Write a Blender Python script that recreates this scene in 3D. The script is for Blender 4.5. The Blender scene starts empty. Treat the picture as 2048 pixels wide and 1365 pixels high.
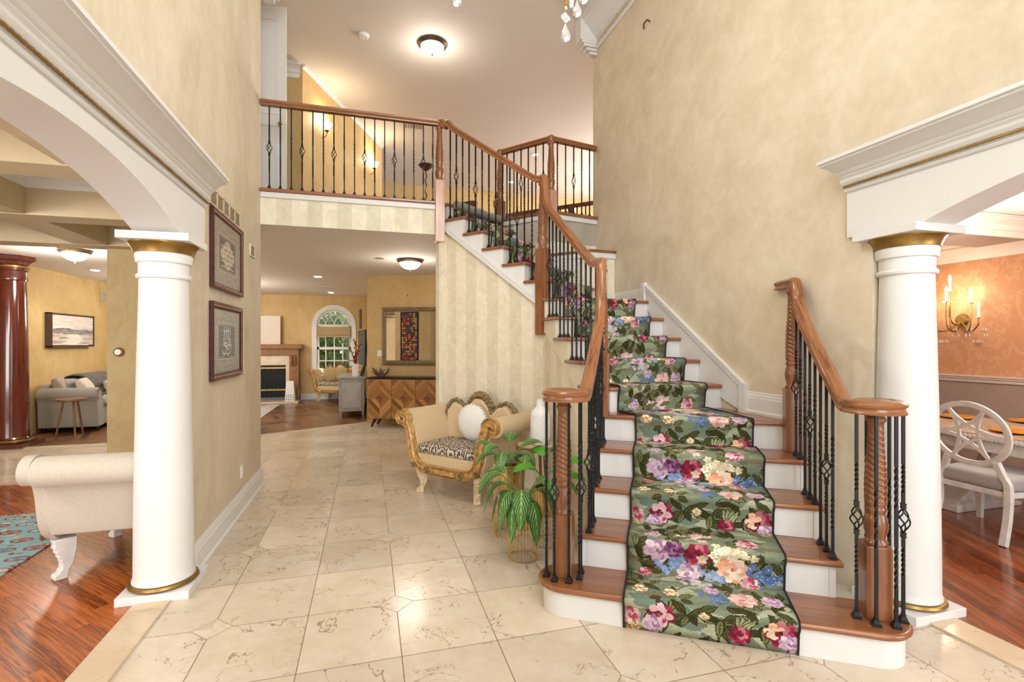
import bpy, bmesh, math, random
import numpy as np
from mathutils import Vector, Matrix
random.seed(7)
rng = np.random.default_rng(11)
PI = math.pi
SC = bpy.context.scene
COL = SC.collection
# ------------------------------------------------------------------ camera model
F, CX, CY, EYE, TH = 1005.0, 1024.0, 686.0, 1.52, 0.2786
S_, C_ = math.sin(TH), math.cos(TH)
def _ray(px, py):
    l = (px-CX)/F
    return (S_+l*C_, C_-l*S_, -(py-CY)/F)
def at_height(px, py, h):
    z = F*(EYE-h)/(py-CY); l = (px-CX)/F*z
    return (z*S_+l*C_, z*C_-l*S_, h)
def on_x(px, py, X):
    r = _ray(px, py); t = X/r[0]; return (X, r[1]*t, EYE+r[2]*t)
def on_y(px, py, Y):
    r = _ray(px, py); t = Y/r[1]; return (r[0]*t, Y, EYE+r[2]*t)
def on_line(px, py, p, d):
    r = _ray(px, py); n = (-d[1], d[0]); t = (n[0]*p[0]+n[1]*p[1])/(n[0]*r[0]+n[1]*r[1])
    return (r[0]*t, r[1]*t, EYE+r[2]*t)
cam = bpy.data.cameras.new('camera'); camo = bpy.data.objects.new('camera', cam); COL.objects.link(camo)
cam.sensor_width = 36; cam.lens = 36*F/2048; cam.clip_start = .05; cam.clip_end = 200
cam.shift_y = (CY-682.5)/2048
camo.location = (0, 0, EYE); camo.rotation_euler = (PI/2, 0, -TH)
SC.camera = camo

# ------------------------------------------------------------------ mesh builder
class MB:
    def __init__(s): s.v = []; s.f = []; s.uv = {}
    def add(s, vs, fs):
        o = len(s.v); s.v += [tuple(map(float, v)) for v in vs]
        s.f += [tuple(i+o for i in f) for f in fs]; return s
    def box(s, x0, x1, y0, y1, z0, z1, M=None):
        vs = [(x, y, z) for x in (x0, x1) for y in (y0, y1) for z in (z0, z1)]
        if M is not None: vs = [tuple(M @ Vector(v)) for v in vs]
        return s.add(vs, [(0,1,3,2),(4,6,7,5),(0,4,5,1),(2,3,7,6),(0,2,6,4),(1,5,7,3)])
    def obox(s, c, hx, hy, z0, z1, a):
        M = Matrix.Translation((c[0], c[1], 0)) @ Matrix.Rotation(a, 4, 'Z')
        return s.box(-hx, hx, -hy, hy, z0, z1, M)
    def prism(s, pts, ext, axis='z'):
        """polygon pts (2D) extruded between ext[0], ext[1] along axis (z: xy pts, x: yz pts, y: xz pts)"""
        a, b = ext; n = len(pts)
        def P(p, e): return {'z': (p[0], p[1], e), 'x': (e, p[0], p[1]), 'y': (p[0], e, p[1])}[axis]
        vs = [P(p, a) for p in pts]+[P(p, b) for p in pts]
        fs = [tuple(range(n))[::-1], tuple(range(n, 2*n))]+[(i, (i+1) % n, n+(i+1) % n, n+i) for i in range(n)]
        return s.add(vs, fs)
    def lathe(s, prof, c=(0, 0, 0), seg=32, twist=None, axis='z', sx=1, sy=1):
        n = len(prof); vs = []; fs = []
        for i, (r, z) in enumerate(prof):
            for k in range(seg):
                a = 2*PI*k/seg
                rr = r if twist is None else twist(r, z, a)
                x, y = rr*math.cos(a)*sx, rr*math.sin(a)*sy
                vs.append({'z': (c[0]+x, c[1]+y, c[2]+z), 'y': (c[0]+x, c[1]+z, c[2]+y), 'x': (c[0]+z, c[1]+x, c[2]+y)}[axis])
        for i in range(n-1):
            for k in range(seg):
                k2 = (k+1) % seg
                fs.append((i*seg+k, i*seg+k2, (i+1)*seg+k2, (i+1)*seg+k))
        fs.append(tuple(range(seg))[::-1]); fs.append(tuple(range((n-1)*seg, n*seg)))
        return s.add(vs, fs)
    def sweep(s, path, prof, sides=None, closed_prof=True, scale=None, cap=True):
        """prof: (side, up) points carried along the path, frames kept upright"""
        n = len(path); m = len(prof); P = [Vector(p) for p in path]; last = Vector((1, 0, 0)); vs = []
        for i in range(n):
            T = (P[min(i+1, n-1)]-P[max(i-1, 0)]).normalized()
            if sides is not None: sd = Vector(sides[i])
            else:
                h = Vector((T.x, T.y, 0))
                sd = Vector((T.y, -T.x, 0)).normalized() if h.length > .2 else last
            last = sd; up = sd.cross(T).normalized(); k = 1 if scale is None else scale[i]
            for (a, b) in prof: vs.append(tuple(P[i]+sd*a*k+up*b*k))
        fs = []
        for i in range(n-1):
            for j in range(m if closed_prof else m-1):
                j2 = (j+1) % m; fs.append((i*m+j, i*m+j2, (i+1)*m+j2, (i+1)*m+j))
        if cap and closed_prof: fs += [tuple(range(m))[::-1], tuple(range((n-1)*m, n*m))]
        return s.add(vs, fs)
    def tube(s, path, r, seg=8, closed=False):
        n = len(path); P = [Vector(p) for p in path]; vs = []; fs = []; ref = None
        for i in range(n):
            if closed: T = (P[(i+1) % n]-P[i-1]).normalized()
            else: T = (P[min(i+1, n-1)]-P[max(i-1, 0)]).normalized()
            if ref is None:
                ref = Vector((0, 0, 1)) if abs(T.z) < .9 else Vector((1, 0, 0))
            a = (ref-T*ref.dot(T)).normalized(); b = T.cross(a); ref = a
            rr = r[i] if isinstance(r, (list, tuple)) else r
            for k in range(seg):
                t = 2*PI*k/seg; vs.append(tuple(P[i]+a*rr*math.cos(t)+b*rr*math.sin(t)))
        for i in range(n if closed else n-1):
            i2 = (i+1) % n
            for k in range(seg):
                k2 = (k+1) % seg; fs.append((i*seg+k, i*seg+k2, i2*seg+k2, i2*seg+k))
        if not closed: fs += [tuple(range(seg))[::-1], tuple(range((n-1)*seg, n*seg))]
        return s.add(vs, fs)
    def ball(s, c, r, sx=1, sy=1, sz=1, seg=20, rings=12, fn=None):
        prof = []; vs = []; fs = []
        for i in range(rings+1):
            t = -PI/2+PI*i/rings
            for k in range(seg):
                a = 2*PI*k/seg
                d = Vector((math.cos(t)*math.cos(a), math.cos(t)*math.sin(a), math.sin(t)))
                q = r if fn is None else r*fn(d)
                vs.append((c[0]+d.x*q*sx, c[1]+d.y*q*sy, c[2]+d.z*q*sz))
        for i in range(rings):
            for k in range(seg):
                k2 = (k+1) % seg; fs.append((i*seg+k, i*seg+k2, (i+1)*seg+k2, (i+1)*seg+k))
        return s.add(vs, fs)
    def grid(s, rows):
        n = len(rows); m = len(rows[0]); vs = [p for r in rows for p in r]
        return s.add(vs, [(i*m+j, i*m+j+1, (i+1)*m+j+1, (i+1)*m+j) for i in range(n-1) for j in range(m-1)])
    def build(s, name, mat, parent=None, world=False, loc=None, rz=0., smooth=True, ang=35, bevel=0, bseg=2, sub=0, solid=0):
        me = bpy.data.meshes.new(name)
        vs = s.v
        if world and parent is not None:
            ml = parent.location; vs = [(v[0]-ml[0], v[1]-ml[1], v[2]-ml[2]) for v in vs]
        me.from_pydata(vs, [], s.f); me.update()
        bm = bmesh.new(); bm.from_mesh(me); bmesh.ops.remove_doubles(bm, verts=bm.verts, dist=1e-6)
        bmesh.ops.recalc_face_normals(bm, faces=bm.faces); bm.to_mesh(me); bm.free()
        if smooth:
            me.shade_smooth(); me.set_sharp_from_angle(angle=math.radians(ang))
        me.materials.append(mat)
        o = bpy.data.objects.new(name, me); COL.objects.link(o)
        if parent is not None: o.parent = parent
        if loc is not None: o.location = loc
        o.rotation_euler.z = rz
        if bevel:
            b = o.modifiers.new('bevel', 'BEVEL'); b.width = bevel; b.segments = bseg; b.limit_method = 'ANGLE'; b.angle_limit = math.radians(30)
        if solid:
            b = o.modifiers.new('solid', 'SOLIDIFY'); b.thickness = solid
        if sub:
            b = o.modifiers.new('sub', 'SUBSURF'); b.levels = sub; b.render_levels = sub
        return o
def thing(name, label, cat, loc=(0, 0, 0), rz=0, group=None):
    o = bpy.data.objects.new(name, None); COL.objects.link(o); o.empty_display_size = .1
    o.location = loc; o.rotation_euler.z = rz; o['label'] = label; o['category'] = cat
    if group: o['group'] = group
    return o
def tag(o, label, cat, group=None):
    o['label'] = label; o['category'] = cat
    if group: o['group'] = group
    return o
def struct(o): o['kind'] = 'structure'; return o
def dup(root, loc, rz, label, group=None):
    r = root.copy(); COL.objects.link(r); r.location = loc; r.rotation_euler.z = rz; r['label'] = label
    if group: r['group'] = group
    for ch in list(root.children):
        c = ch.copy(); COL.objects.link(c); c.parent = r
        for g in list(ch.children):
            d = g.copy(); COL.objects.link(d); d.parent = c
    return r
def box_struct(name, mat, x0, x1, y0, y1, z0, z1):
    return struct(MB().box(x0, x1, y0, y1, z0, z1).build(name, mat, smooth=False))
def catmull(pts, n=10):
    P = [Vector(p) for p in pts]; out = []
    for i in range(len(P)-1):
        a = P[max(i-1, 0)]; b = P[i]; c = P[i+1]; d = P[min(i+2, len(P)-1)]
        for k in range(n):
            t = k/n
            out.append(.5*((2*b)+(c-a)*t+(2*a-5*b+4*c-d)*t*t+(3*b-a-3*c+d)*t**3))
    out.append(P[-1]); return [tuple(p) for p in out]

# ------------------------------------------------------------------ materials
class NT:
    def __init__(s, name):
        s.m = bpy.data.materials.new(name); s.m.use_nodes = True; s.t = s.m.node_tree; s.t.nodes.clear()
        s.out = s.t.nodes.new('ShaderNodeOutputMaterial'); s.b = s.t.nodes.new('ShaderNodeBsdfPrincipled')
        s.t.links.new(s.b.outputs[0], s.out.inputs[0])
    def n(s, ty, **kw):
        nd = s.t.nodes.new('ShaderNode'+ty)
        for k, v in kw.items():
            if k.startswith('_'): setattr(nd, k[1:], v)
        return nd
    def L(s, a, b): s.t.links.new(a, b)
    def setv(s, sock, v):
        if hasattr(v, 'is_linked') or hasattr(v, 'links'): s.L(v, sock)
        else: sock.default_value = v
    def math(s, op, a, b=0., c=None, clamp=False):
        m = s.n('Math', _operation=op); m.use_clamp = clamp
        s.setv(m.inputs[0], a); s.setv(m.inputs[1], b)
        if c is not None: s.setv(m.inputs[2], c)
        return m.outputs[0]
    def coord(s, kind='Object', scale=(1, 1, 1), rot=(0, 0, 0), loc=(0, 0, 0)):
        if kind == 'World': o = s.n('NewGeometry').outputs['Position']
        else: o = s.n('TexCoord').outputs[kind]
        mp = s.n('Mapping'); s.L(o, mp.inputs[0]); mp.inputs['Scale'].default_value = scale
        mp.inputs['Rotation'].default_value = rot; mp.inputs['Location'].default_value = loc
        return mp.outputs[0]
    def noise(s, vec, scale=5., detail=3., rough=.5, dist=0.):
        t = s.n('TexNoise'); s.L(vec, t.inputs['Vector']); t.inputs['Scale'].default_value = scale
        t.inputs['Detail'].default_value = detail; t.inputs['Roughness'].default_value = rough; t.inputs['Distortion'].default_value = dist
        return t.outputs[0]
    def ramp(s, fac, stops, interp='LINEAR'):
        r = s.n('ValToRGB'); s.L(fac, r.inputs[0]); cr = r.color_ramp; cr.interpolation = interp
        while len(cr.elements) < len(stops): cr.elements.new(.5)
        for e, (p, c) in zip(cr.elements, stops): e.position = p; e.color = (*c, 1) if len(c) == 3 else c
        return r.outputs[0]
    def mix(s, f, a, b, mode='MIX'):
        m = s.n('Mix', _data_type='RGBA', _blend_type=mode)
        s.setv(m.inputs[0], f)
        for i, v in ((6, a), (7, b)):
            if hasattr(v, 'links'): s.L(v, m.inputs[i])
            else: m.inputs[i].default_value = (*v, 1)
        return m.outputs[2]
    def bump(s, h, st=.2, d=.01):
        b = s.n('Bump'); s.L(h, b.inputs['Height']); b.inputs['Strength'].default_value = st; b.inputs['Distance'].default_value = d
        s.L(b.outputs[0], s.b.inputs['Normal'])
    def base(s, c, rough=.5, metal=0., spec=.5, coat=0.):
        if hasattr(c, 'links'): s.L(c, s.b.inputs['Base Color'])
        else: s.b.inputs['Base Color'].default_value = (*c, 1)
        s.setv(s.b.inputs['Roughness'], rough)
        s.b.inputs['Metallic'].default_value = metal
        s.b.inputs['Specular IOR Level'].default_value = spec
        s.b.inputs['Coat Weight'].default_value = coat; s.b.inputs['Coat Roughness'].default_value = .08
        return s.m
def plain(name, c, rough=.5, metal=0., spec=.4, coat=0., var=.06, vs=8., bump=0.):
    t = NT(name); v = t.coord('Object'); nz = t.noise(v, vs, 3)
    col = t.ramp(nz, [(.3, tuple(x*(1-var) for x in c)), (.7, tuple(min(1, x*(1+var)) for x in c))])
    if bump: t.bump(t.noise(v, vs*30, 2), bump, .003)
    return t.base(col, rough, metal, spec, coat)
def plaster(name, c1, c2, c3, bump=.12, stretch=.6, bs=1.3, dist=1.2):
    t = NT(name); v = t.coord('World', (1, 1, stretch))
    a = t.noise(v, bs, 5, .62, dist); b = t.noise(v, 6., 5, .65, 2*dist)
    col = t.ramp(a, [(.32, c1), (.5, c2), (.68, c3)])
    col2 = t.ramp(b, [(.35, c1), (.65, c3)])
    col = t.mix(.32, col, col2)
    t.bump(b, bump, .006)
    return t.base(col, .62, 0, .3)
def oak(name, axis, tone=1., coat=.35, rough=.3, cols=None, gs=1.):
    t = NT(name); sc = {'x': (1.2, 16, 16), 'y': (16, 1.2, 16), 'z': (16, 16, 1.2)}[axis]
    v = t.coord('Object', tuple(q*gs for q in sc))
    n1 = t.noise(v, 1.0, 5, .6, 1.5); n2 = t.noise(v, 7.0, 2, .7, .3)
    cols = cols or [(.075, .024, .009), (.225, .080, .028), (.36, .148, .058)]
    cols = [tuple(x*tone for x in c) for c in cols]
    col = t.ramp(n1, [(.30, cols[0]), (.44, cols[1]), (.7, cols[2])])
    col = t.mix(t.math('MULTIPLY', n2, .5), col, cols[1])
    t.bump(n1, .08, .002)
    return t.base(col, rough, 0, .5, coat)
def planks(name, ang, w, ln, cols, rough=.22, coat=.4, herring=False, grain=(1.5, 22), pv=.3):
    t = NT(name); v = t.coord('World', (1, 1, 1), (0, 0, ang))
    sx = t.n('SeparateXYZ'); t.L(v, sx.inputs[0]); X, Y = sx.outputs[0], sx.outputs[1]
    if herring:
        k = t.math('FLOOR', t.math('DIVIDE', X, ln))
        par = t.math('SUBTRACT', t.math('MULTIPLY', t.math('PINGPONG', t.math('DIVIDE', X, ln), 1.), 2.), 1.)
        Y = t.math('ADD', Y, t.math('MULTIPLY', par, ln*.5))
        row = t.math('FLOOR', t.math('DIVIDE', Y, w)); fy = t.math('FRACT', t.math('DIVIDE', Y, w)); col_i = k
        fx = t.math('FRACT', t.math('DIVIDE', X, ln))
    else:
        row = t.math('FLOOR', t.math('DIVIDE', Y, w)); fy = t.math('FRACT', t.math('DIVIDE', Y, w))
        wn = t.n('TexWhiteNoise', _noise_dimensions='1D'); t.L(row, wn.inputs['W'])
        xs = t.math('ADD', t.math('DIVIDE', X, ln), t.math('MULTIPLY', wn.outputs[0], 7.))
        col_i = t.math('FLOOR', xs); fx = t.math('FRACT', xs)
    cb = t.n('CombineXYZ'); t.L(row, cb.inputs[0]); t.L(col_i, cb.inputs[1])
    w2 = t.n('TexWhiteNoise', _noise_dimensions='2D'); t.L(cb.outputs[0], w2.inputs['Vector'])
    cv = t.n('CombineXYZ'); t.L(X, cv.inputs[0]); t.L(Y, cv.inputs[1]); t.L(t.math('MULTIPLY', w2.outputs[0], 40.), cv.inputs[2])
    mp = t.n('Mapping'); t.L(cv.outputs[0], mp.inputs[0]); mp.inputs['Scale'].default_value = (grain[0], grain[1], 1)
    g = t.noise(mp.outputs[0], 1.6, 5, .62, 1.6)
    f = t.math('ADD', t.math('MULTIPLY', g, .75), t.math('MULTIPLY', w2.outputs[0], pv))
    col = t.ramp(f, [(.34, cols[0]), (.52, cols[1]), (.78, cols[2])])
    gap = t.math('MAXIMUM', t.math('LESS_THAN', fy, .02), t.math('LESS_THAN', fx, .003))
    col = t.mix(t.math('MULTIPLY', gap, .7), col, tuple(q*.3 for q in cols[0]))
    t.bump(t.math('SUBTRACT', g, t.math('MULTIPLY', gap, .6)), .06, .002)
    return t.base(col, rough, 0, .5, coat)
def image_mat(name, arr, rough=.8, metal=0., bump=0., spec=.3, interp='Linear'):
    """arr: HxWx3 linear colours drawn by the code in this file"""
    h, w, _ = arr.shape
    im = bpy.data.images.new(name, w, h, float_buffer=True)
    px = np.ones((h, w, 4), np.float32); px[..., :3] = np.clip(arr, 0, 1)[::-1]
    im.pixels.foreach_set(px.ravel()); im.update()
    t = NT(name); n = t.n('TexImage'); n.image = im; n.interpolation = interp
    uvn = t.n('UVMap'); t.L(uvn.outputs[0], n.inputs[0])
    if bump: t.bump(t.noise(t.coord('World'), 260., 2), bump, .004)
    return t.base(n.outputs[0], rough, metal, spec)
def strip_uv(o, path, m):
    """lengthwise grain coordinates for a swept piece: u along, v round the section"""
    me = o.data; acc = [0.]
    for i in range(1, len(path)): acc.append(acc[-1]+(Vector(path[i])-Vector(path[i-1])).length)
    uv = me.uv_layers.new(name='UVMap')
    for l in me.loops:
        i, j = divmod(l.vertex_index, m); i = min(i, len(acc)-1); uv.data[l.index].uv = (acc[i], j*.012)
def set_uv(o, fn):
    me = o.data; uv = me.uv_layers.new(name='UVMap')
    for l in me.loops: uv.data[l.index].uv = fn(me.vertices[l.vertex_index].co)
def emis(name, c, st, mixw=1.):
    t = NT(name); t.base(c, .4); t.b.inputs['Emission Color'].default_value = (*c, 1); t.b.inputs['Emission Strength'].default_value = st
    return t.m
# ------------------------------------------------------------------ light
def area(name, loc, rot, sx, sy, e, c=(1, 1, 1)):
    l = bpy.data.lights.new(name, 'AREA'); l.shape = 'RECTANGLE'; l.size = sx; l.size_y = sy; l.energy = e; l.color = c
    o = bpy.data.objects.new(name, l); COL.objects.link(o); o.location = loc; o.rotation_euler = rot; return o
def point(name, loc, e, c=(1, .91, .79), r=.08):
    l = bpy.data.lights.new(name, 'POINT'); l.energy = e; l.color = c; l.shadow_soft_size = r
    o = bpy.data.objects.new(name, l); COL.objects.link(o); o.location = loc; return o
def spot(name, loc, e, c=(1, .92, .8), a=2.2):
    l = bpy.data.lights.new(name, 'SPOT'); l.energy = e; l.color = c; l.shadow_soft_size = .06; l.spot_size = a; l.spot_blend = .7
    o = bpy.data.objects.new(name, l); COL.objects.link(o); o.location = loc; return o
# ------------------------------------------------------------------ surfaces
WALL = plaster('foyer_plaster', (.53, .44, .31), (.63, .55, .415), (.69, .63, .515))
WALLR = plaster('foyer_plaster_clouded', (.575, .495, .36), (.655, .58, .44), (.72, .655, .53), .10, 1.0, 2.6, .7)
GOLD = plaster('gold_plaster', (.50, .335, .13), (.60, .43, .20), (.66, .50, .25), .08)
OLIVE = plaster('ochre_plaster', (.40, .30, .14), (.48, .37, .19), (.56, .44, .24), .06)
WHITE = plain('white_paint', (.71, .71, .70), .42, var=.01)
IVORY = plain('ivory_paint', (.70, .65, .52), .5, var=.03)
CEIL = plain('ceiling_paint', (.70, .645, .585), .8, var=.015, vs=2.)
BEAMP = plain('beam_paint', (.54, .45, .29), .6, var=.04)
PALE = plain('pale_green_paint', (.66, .63, .47), .6, var=.03)
def striped(name, a, b, w, off=0.):
    t = NT(name); v = t.coord('Object'); sx = t.n('SeparateXYZ'); t.L(v, sx.inputs[0])
    f = t.math('FRACT', t.math('DIVIDE', t.math('ADD', sx.outputs[0], off+20*w), 2*w))
    m = t.math('GREATER_THAN', f, .5)
    nz = t.noise(v, 7., 5, .65, 1.6)
    ca = t.ramp(nz, [(.3, tuple(x*.88 for x in a)), (.7, tuple(min(1, x*1.1) for x in a))])
    cb = t.ramp(nz, [(.3, tuple(x*.88 for x in b)), (.7, tuple(min(1, x*1.1) for x in b))])
    return t.base(t.mix(m, ca, cb), .55, 0, .3)
STRIPE = striped('striped_wallpaper', (.76, .70, .56), (.68, .61, .465), .152)
STRIPE2 = striped('pale_striped_wallpaper', (.78, .74, .60), (.68, .64, .49), .155)
def marble():
    TX, TY, PX, PY = -.3199, 3.0017, .4767, .5161
    t = NT('marble_tile'); P = t.n('NewGeometry').outputs['Position']; sx = t.n('SeparateXYZ'); t.L(P, sx.inputs[0])
    p = t.math('DIVIDE', t.math('SUBTRACT', sx.outputs[0], TX), PX); q = t.math('DIVIDE', t.math('SUBTRACT', sx.outputs[1], TY), PY)
    ip, iq = t.math('FLOOR', p), t.math('FLOOR', q)
    dp = t.math('ABSOLUTE', t.math('SUBTRACT', p, t.math('ROUND', p))); dq = t.math('ABSOLUTE', t.math('SUBTRACT', q, t.math('ROUND', q)))
    line = t.math('LESS_THAN', t.math('MINIMUM', t.math('MULTIPLY', dp, PX), t.math('MULTIPLY', dq, PY)), .0026)
    # small corner diamonds on odd columns, even rows
    p2 = t.math('MULTIPLY', t.math('ABSOLUTE', t.math('SUBTRACT', t.math('FRACT', t.math('DIVIDE', t.math('ADD', p, 100.), 2.)), .5)), 2*PX)
    qh = t.math('DIVIDE', t.math('ADD', q, 101.), 2.)
    q2 = t.math('MULTIPLY', t.math('ABSOLUTE', t.math('SUBTRACT', t.math('FRACT', qh), .5)), 2*PY)
    d = t.math('ADD', p2, q2)
    inside = t.math('LESS_THAN', d, .1)
    edge = t.math('LESS_THAN', t.math('ABSOLUTE', t.math('SUBTRACT', d, .1)), .003)
    grout = t.math('MAXIMUM', t.math('MULTIPLY', line, t.math('SUBTRACT', 1., inside)), edge)
    cb = t.n('CombineXYZ'); t.L(t.math('ADD', ip, t.math('MULTIPLY', inside, 50.)), cb.inputs[0]); t.L(iq, cb.inputs[1])
    wn = t.n('TexWhiteNoise', _noise_dimensions='2D'); t.L(cb.outputs[0], wn.inputs['Vector'])
    off = t.n('VectorMath', _operation='MULTIPLY_ADD'); t.L(wn.outputs[1], off.inputs[0]); off.inputs[1].default_value = (30, 30, 30); t.L(P, off.inputs[2])
    V = off.outputs[0]
    big = t.noise(V, 2.2, 4, .6, .8); fine = t.noise(V, 14., 4, .65, .5)
    col = t.ramp(big, [(.28, (.60, .495, .37)), (.5, (.67, .58, .46)), (.72, (.72, .65, .55))])
    col = t.mix(.25, col, t.ramp(fine, [(.35, (.58, .47, .34)), (.65, (.74, .675, .58))]))
    v1 = t.math('ABSOLUTE', t.math('SUBTRACT', t.noise(V, 1.7, 5, .6, .7), .5))
    v2 = t.math('ABSOLUTE', t.math('SUBTRACT', t.noise(V, 3.4, 5, .62, 1.0), .47))
    gate = t.math('GREATER_THAN', t.noise(V, 1.9, 2, .5), .45)
    vein = t.math('MULTIPLY', t.math('LESS_THAN', v1, .0030), gate)
    vein2 = t.math('MULTIPLY', t.math('LESS_THAN', v2, .0045), t.math('GREATER_THAN', t.noise(V, 3.3, 2, .5), .56))
    col = t.mix(t.math('MULTIPLY', vein, .6), col, (.22, .11, .045))
    col = t.mix(t.math('MULTIPLY', vein2, .6), col, (.20, .12, .07))
    tint = t.math('ADD', t.math('MULTIPLY', wn.outputs[0], .2), .88)
    tc = t.n('CombineXYZ'); [t.L(tint, tc.inputs[i]) for i in range(3)]
    col = t.mix(1., col, tc.outputs[0], 'MULTIPLY')
    col = t.mix(t.math('MULTIPLY', grout, .85), col, (.17, .12, .07))
    r = t.math('ADD', t.math('MULTIPLY', grout, .4), .17)
    return t.base(col, r, 0, .45)
MARBLE = marble()
def marble_plain():
    t = NT('marble_strip'); V = t.coord('World')
    big = t.noise(V, 2.5, 4, .6, .8)
    col = t.ramp(big, [(.28, (.58, .45, .30)), (.72, (.72, .62, .46))])
    v1 = t.math('LESS_THAN', t.math('ABSOLUTE', t.math('SUBTRACT', t.noise(V, 4., 6, .6, 1.5), .5)), .005)
    return t.base(t.mix(t.math('MULTIPLY', v1, .35), col, (.35, .22, .12)), .15, 0, .45)
MARBLE2 = marble_plain()
WOODL = planks('red_oak_floor', .80, .072, 1.1, [(.15, .036, .008), (.46, .125, .026), (.60, .205, .052)], .25, .2, grain=(1.3, 30), pv=.14)
WOODR = planks('red_oak_floor_dining', -(PI/2-.3927)+PI, .066, 1.2, [(.07, .015, .004), (.26, .058, .014), (.40, .11, .03)], .18, .35, grain=(2., 30))
WOODF = planks('dark_herringbone_floor', .45, .13, .42, [(.05, .02, .008), (.16, .07, .028), (.33, .17, .08)], .34, .15, True)
OAKX = oak('oak_along_tread', 'x'); OAKZ = oak('oak_upright', 'z', .95); OAKY = oak('oak_y', 'y')
OAKP = oak('pale_oak', 'z', 1., .3, .35, [(.28, .13, .08), (.50, .29, .21), (.62, .41, .31)])
RAILM = plain('oak_rail', (.33, .105, .026), .22, coat=.6, var=.28, vs=9.)
def oak_world(name):
    t = NT(name); uvn = t.n('UVMap'); mp = t.n('Mapping'); t.L(uvn.outputs[0], mp.inputs[0]); mp.inputs['Scale'].default_value = (3.2, 55, 1)
    n1 = t.noise(mp.outputs[0], 1.3, 5, .62, 1.4)
    col = t.ramp(n1, [(.3, (.085, .028, .010)), (.45, (.25, .095, .034)), (.74, (.39, .170, .066))])
    return t.base(col, .3, 0, .45, .35)
RAILM = oak_world('oak_rail_grain')
DARKRAIL = plain('mahogany', (.11, .018, .008), .22, coat=.5, var=.35, vs=6.)
def mahogany_z():
    return oak('mahogany_column', 'z', 1., .7, .16, [(.03, .006, .004), (.085, .014, .008), (.15, .028, .012)])
MAHOG = mahogany_z()
IRON = plain('black_iron', (.008, .008, .009), .4, .2, .4, var=.3)
BRASS = plain('aged_gilt', (.30, .185, .05), .35, .75, .5, var=.2, vs=14.)
BRONZE = plain('dark_bronze', (.10, .062, .03), .4, .6, var=.4, vs=40.)
GOLDM = plain('gold_metal', (.72, .52, .22), .25, .95, .5, var=.08)
STEEL = plain('grey_metal', (.45, .44, .42), .35, .7)
BLACK = plain('black_plastic', (.012, .012, .013), .4)
SWITCHW = plain('switch_white', (.85, .84, .80), .35, var=0)
def fabric(name, c, c2=None, sc=220., bump=.25):
    t = NT(name); v = t.coord('Object'); n = t.noise(v, sc, 2, .6); n0 = t.noise(v, 6., 3, .5)
    c2 = c2 or tuple(x*.8 for x in c)
    col = t.mix(t.math('MULTIPLY', n0, .35), t.ramp(n, [(.35, c2), (.65, c)]), c2)
    t.bump(n, bump, .004); m = t.base(col, .9, 0, .2); t.b.inputs['Sheen Weight'].default_value = .25
    return m
CHENILLE = fabric('gold_chenille', (.68, .54, .35), (.58, .43, .24), 160.)
CREAMF = fabric('cream_chenille', (.60, .555, .475), (.48, .43, .36), 170.)
GREYF = fabric('grey_weave', (.36, .35, .32), (.25, .24, .22)); LINEN = fabric('grey_linen', (.44, .42, .41), (.33, .31, .30), 300.)
PILW = fabric('cream_cushion', (.66, .60, .50)); PILT = fabric('taupe_cushion', (.40, .35, .28)); THROW = fabric('charcoal_throw', (.10, .095, .085))
PILG = fabric('gold_cushion', (.50, .36, .17)); KNIT = fabric('white_knit', (.86, .85, .83), (.74, .73, .71), 90., .4)
SHADE = fabric('ochre_roman_shade', (.42, .31, .16))
GILTW = plain('gilded_carved_wood', (.50, .29, .095), .38, .15, coat=.3, var=.45, vs=24.)
GILTC = plain('pale_carved_wood', (.62, .48, .30), .5, 0, var=.35, vs=30.)
CARVED = plain('dark_gilt_carving', (.27, .19, .09), .42, .35, var=.6, vs=55., bump=.5)
WASHW = plain('whitewashed_wood', (.68, .67, .65), .5, var=.12, vs=12.)
GREYW = plain('grey_washed_wood', (.33, .33, .32), .5, var=.15, vs=15.)
GLASSLIT = emis('lit_glass', (1., .92, .78), 5.); BULB = emis('lamp_bulb', (1., .85, .6), 30.); CANLIT = emis('recessed_lamp', (1., .9, .75), 14.)
FROST = emis('lit_frosted_glass', (1., .93, .80), 2.4)
def crystal():
    t = NT('cut_crystal'); t.base((1, 1, 1), .0); t.b.inputs['Transmission Weight'].default_value = .6; t.b.inputs['IOR'].default_value = 1.5
    return t.m
CRYSTAL = crystal()
def glass_pane():
    t = NT('window_glass'); tr = t.n('BsdfTransparent'); gl = t.n('BsdfGlossy'); gl.inputs['Roughness'].default_value = .02
    mx = t.n('MixShader'); mx.inputs[0].default_value = .07; t.L(tr.outputs[0], mx.inputs[1]); t.L(gl.outputs[0], mx.inputs[2]); t.L(mx.outputs[0], t.out.inputs[0])
    return t.m
PANE = glass_pane()
MIRROR = plain('mirror_glass', (.88, .88, .86), .015, 1., var=0)
def leafmat(name, dark, light, n=9.):
    t = NT(name); uvn = t.n('UVMap'); sx = t.n('SeparateXYZ'); t.L(uvn.outputs[0], sx.inputs[0])
    u, v = sx.outputs[0], sx.outputs[1]
    d = t.math('ABSOLUTE', t.math('SUBTRACT', u, .5))
    s = t.math('FRACT', t.math('SUBTRACT', t.math('MULTIPLY', v, n), t.math('MULTIPLY', d, 7.)))
    k = t.math('PINGPONG', s, .5)
    st = t.math('LESS_THAN', k, .12); mid = t.math('LESS_THAN', d, .022); inner = t.math('LESS_THAN', d, .40)
    f = t.math('MAXIMUM', t.math('MULTIPLY', st, inner), mid)
    m = t.base(t.mix(f, dark, light), .35, 0, .5)
    t.b.inputs['Subsurface Weight'].default_value = .0
    return m
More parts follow.
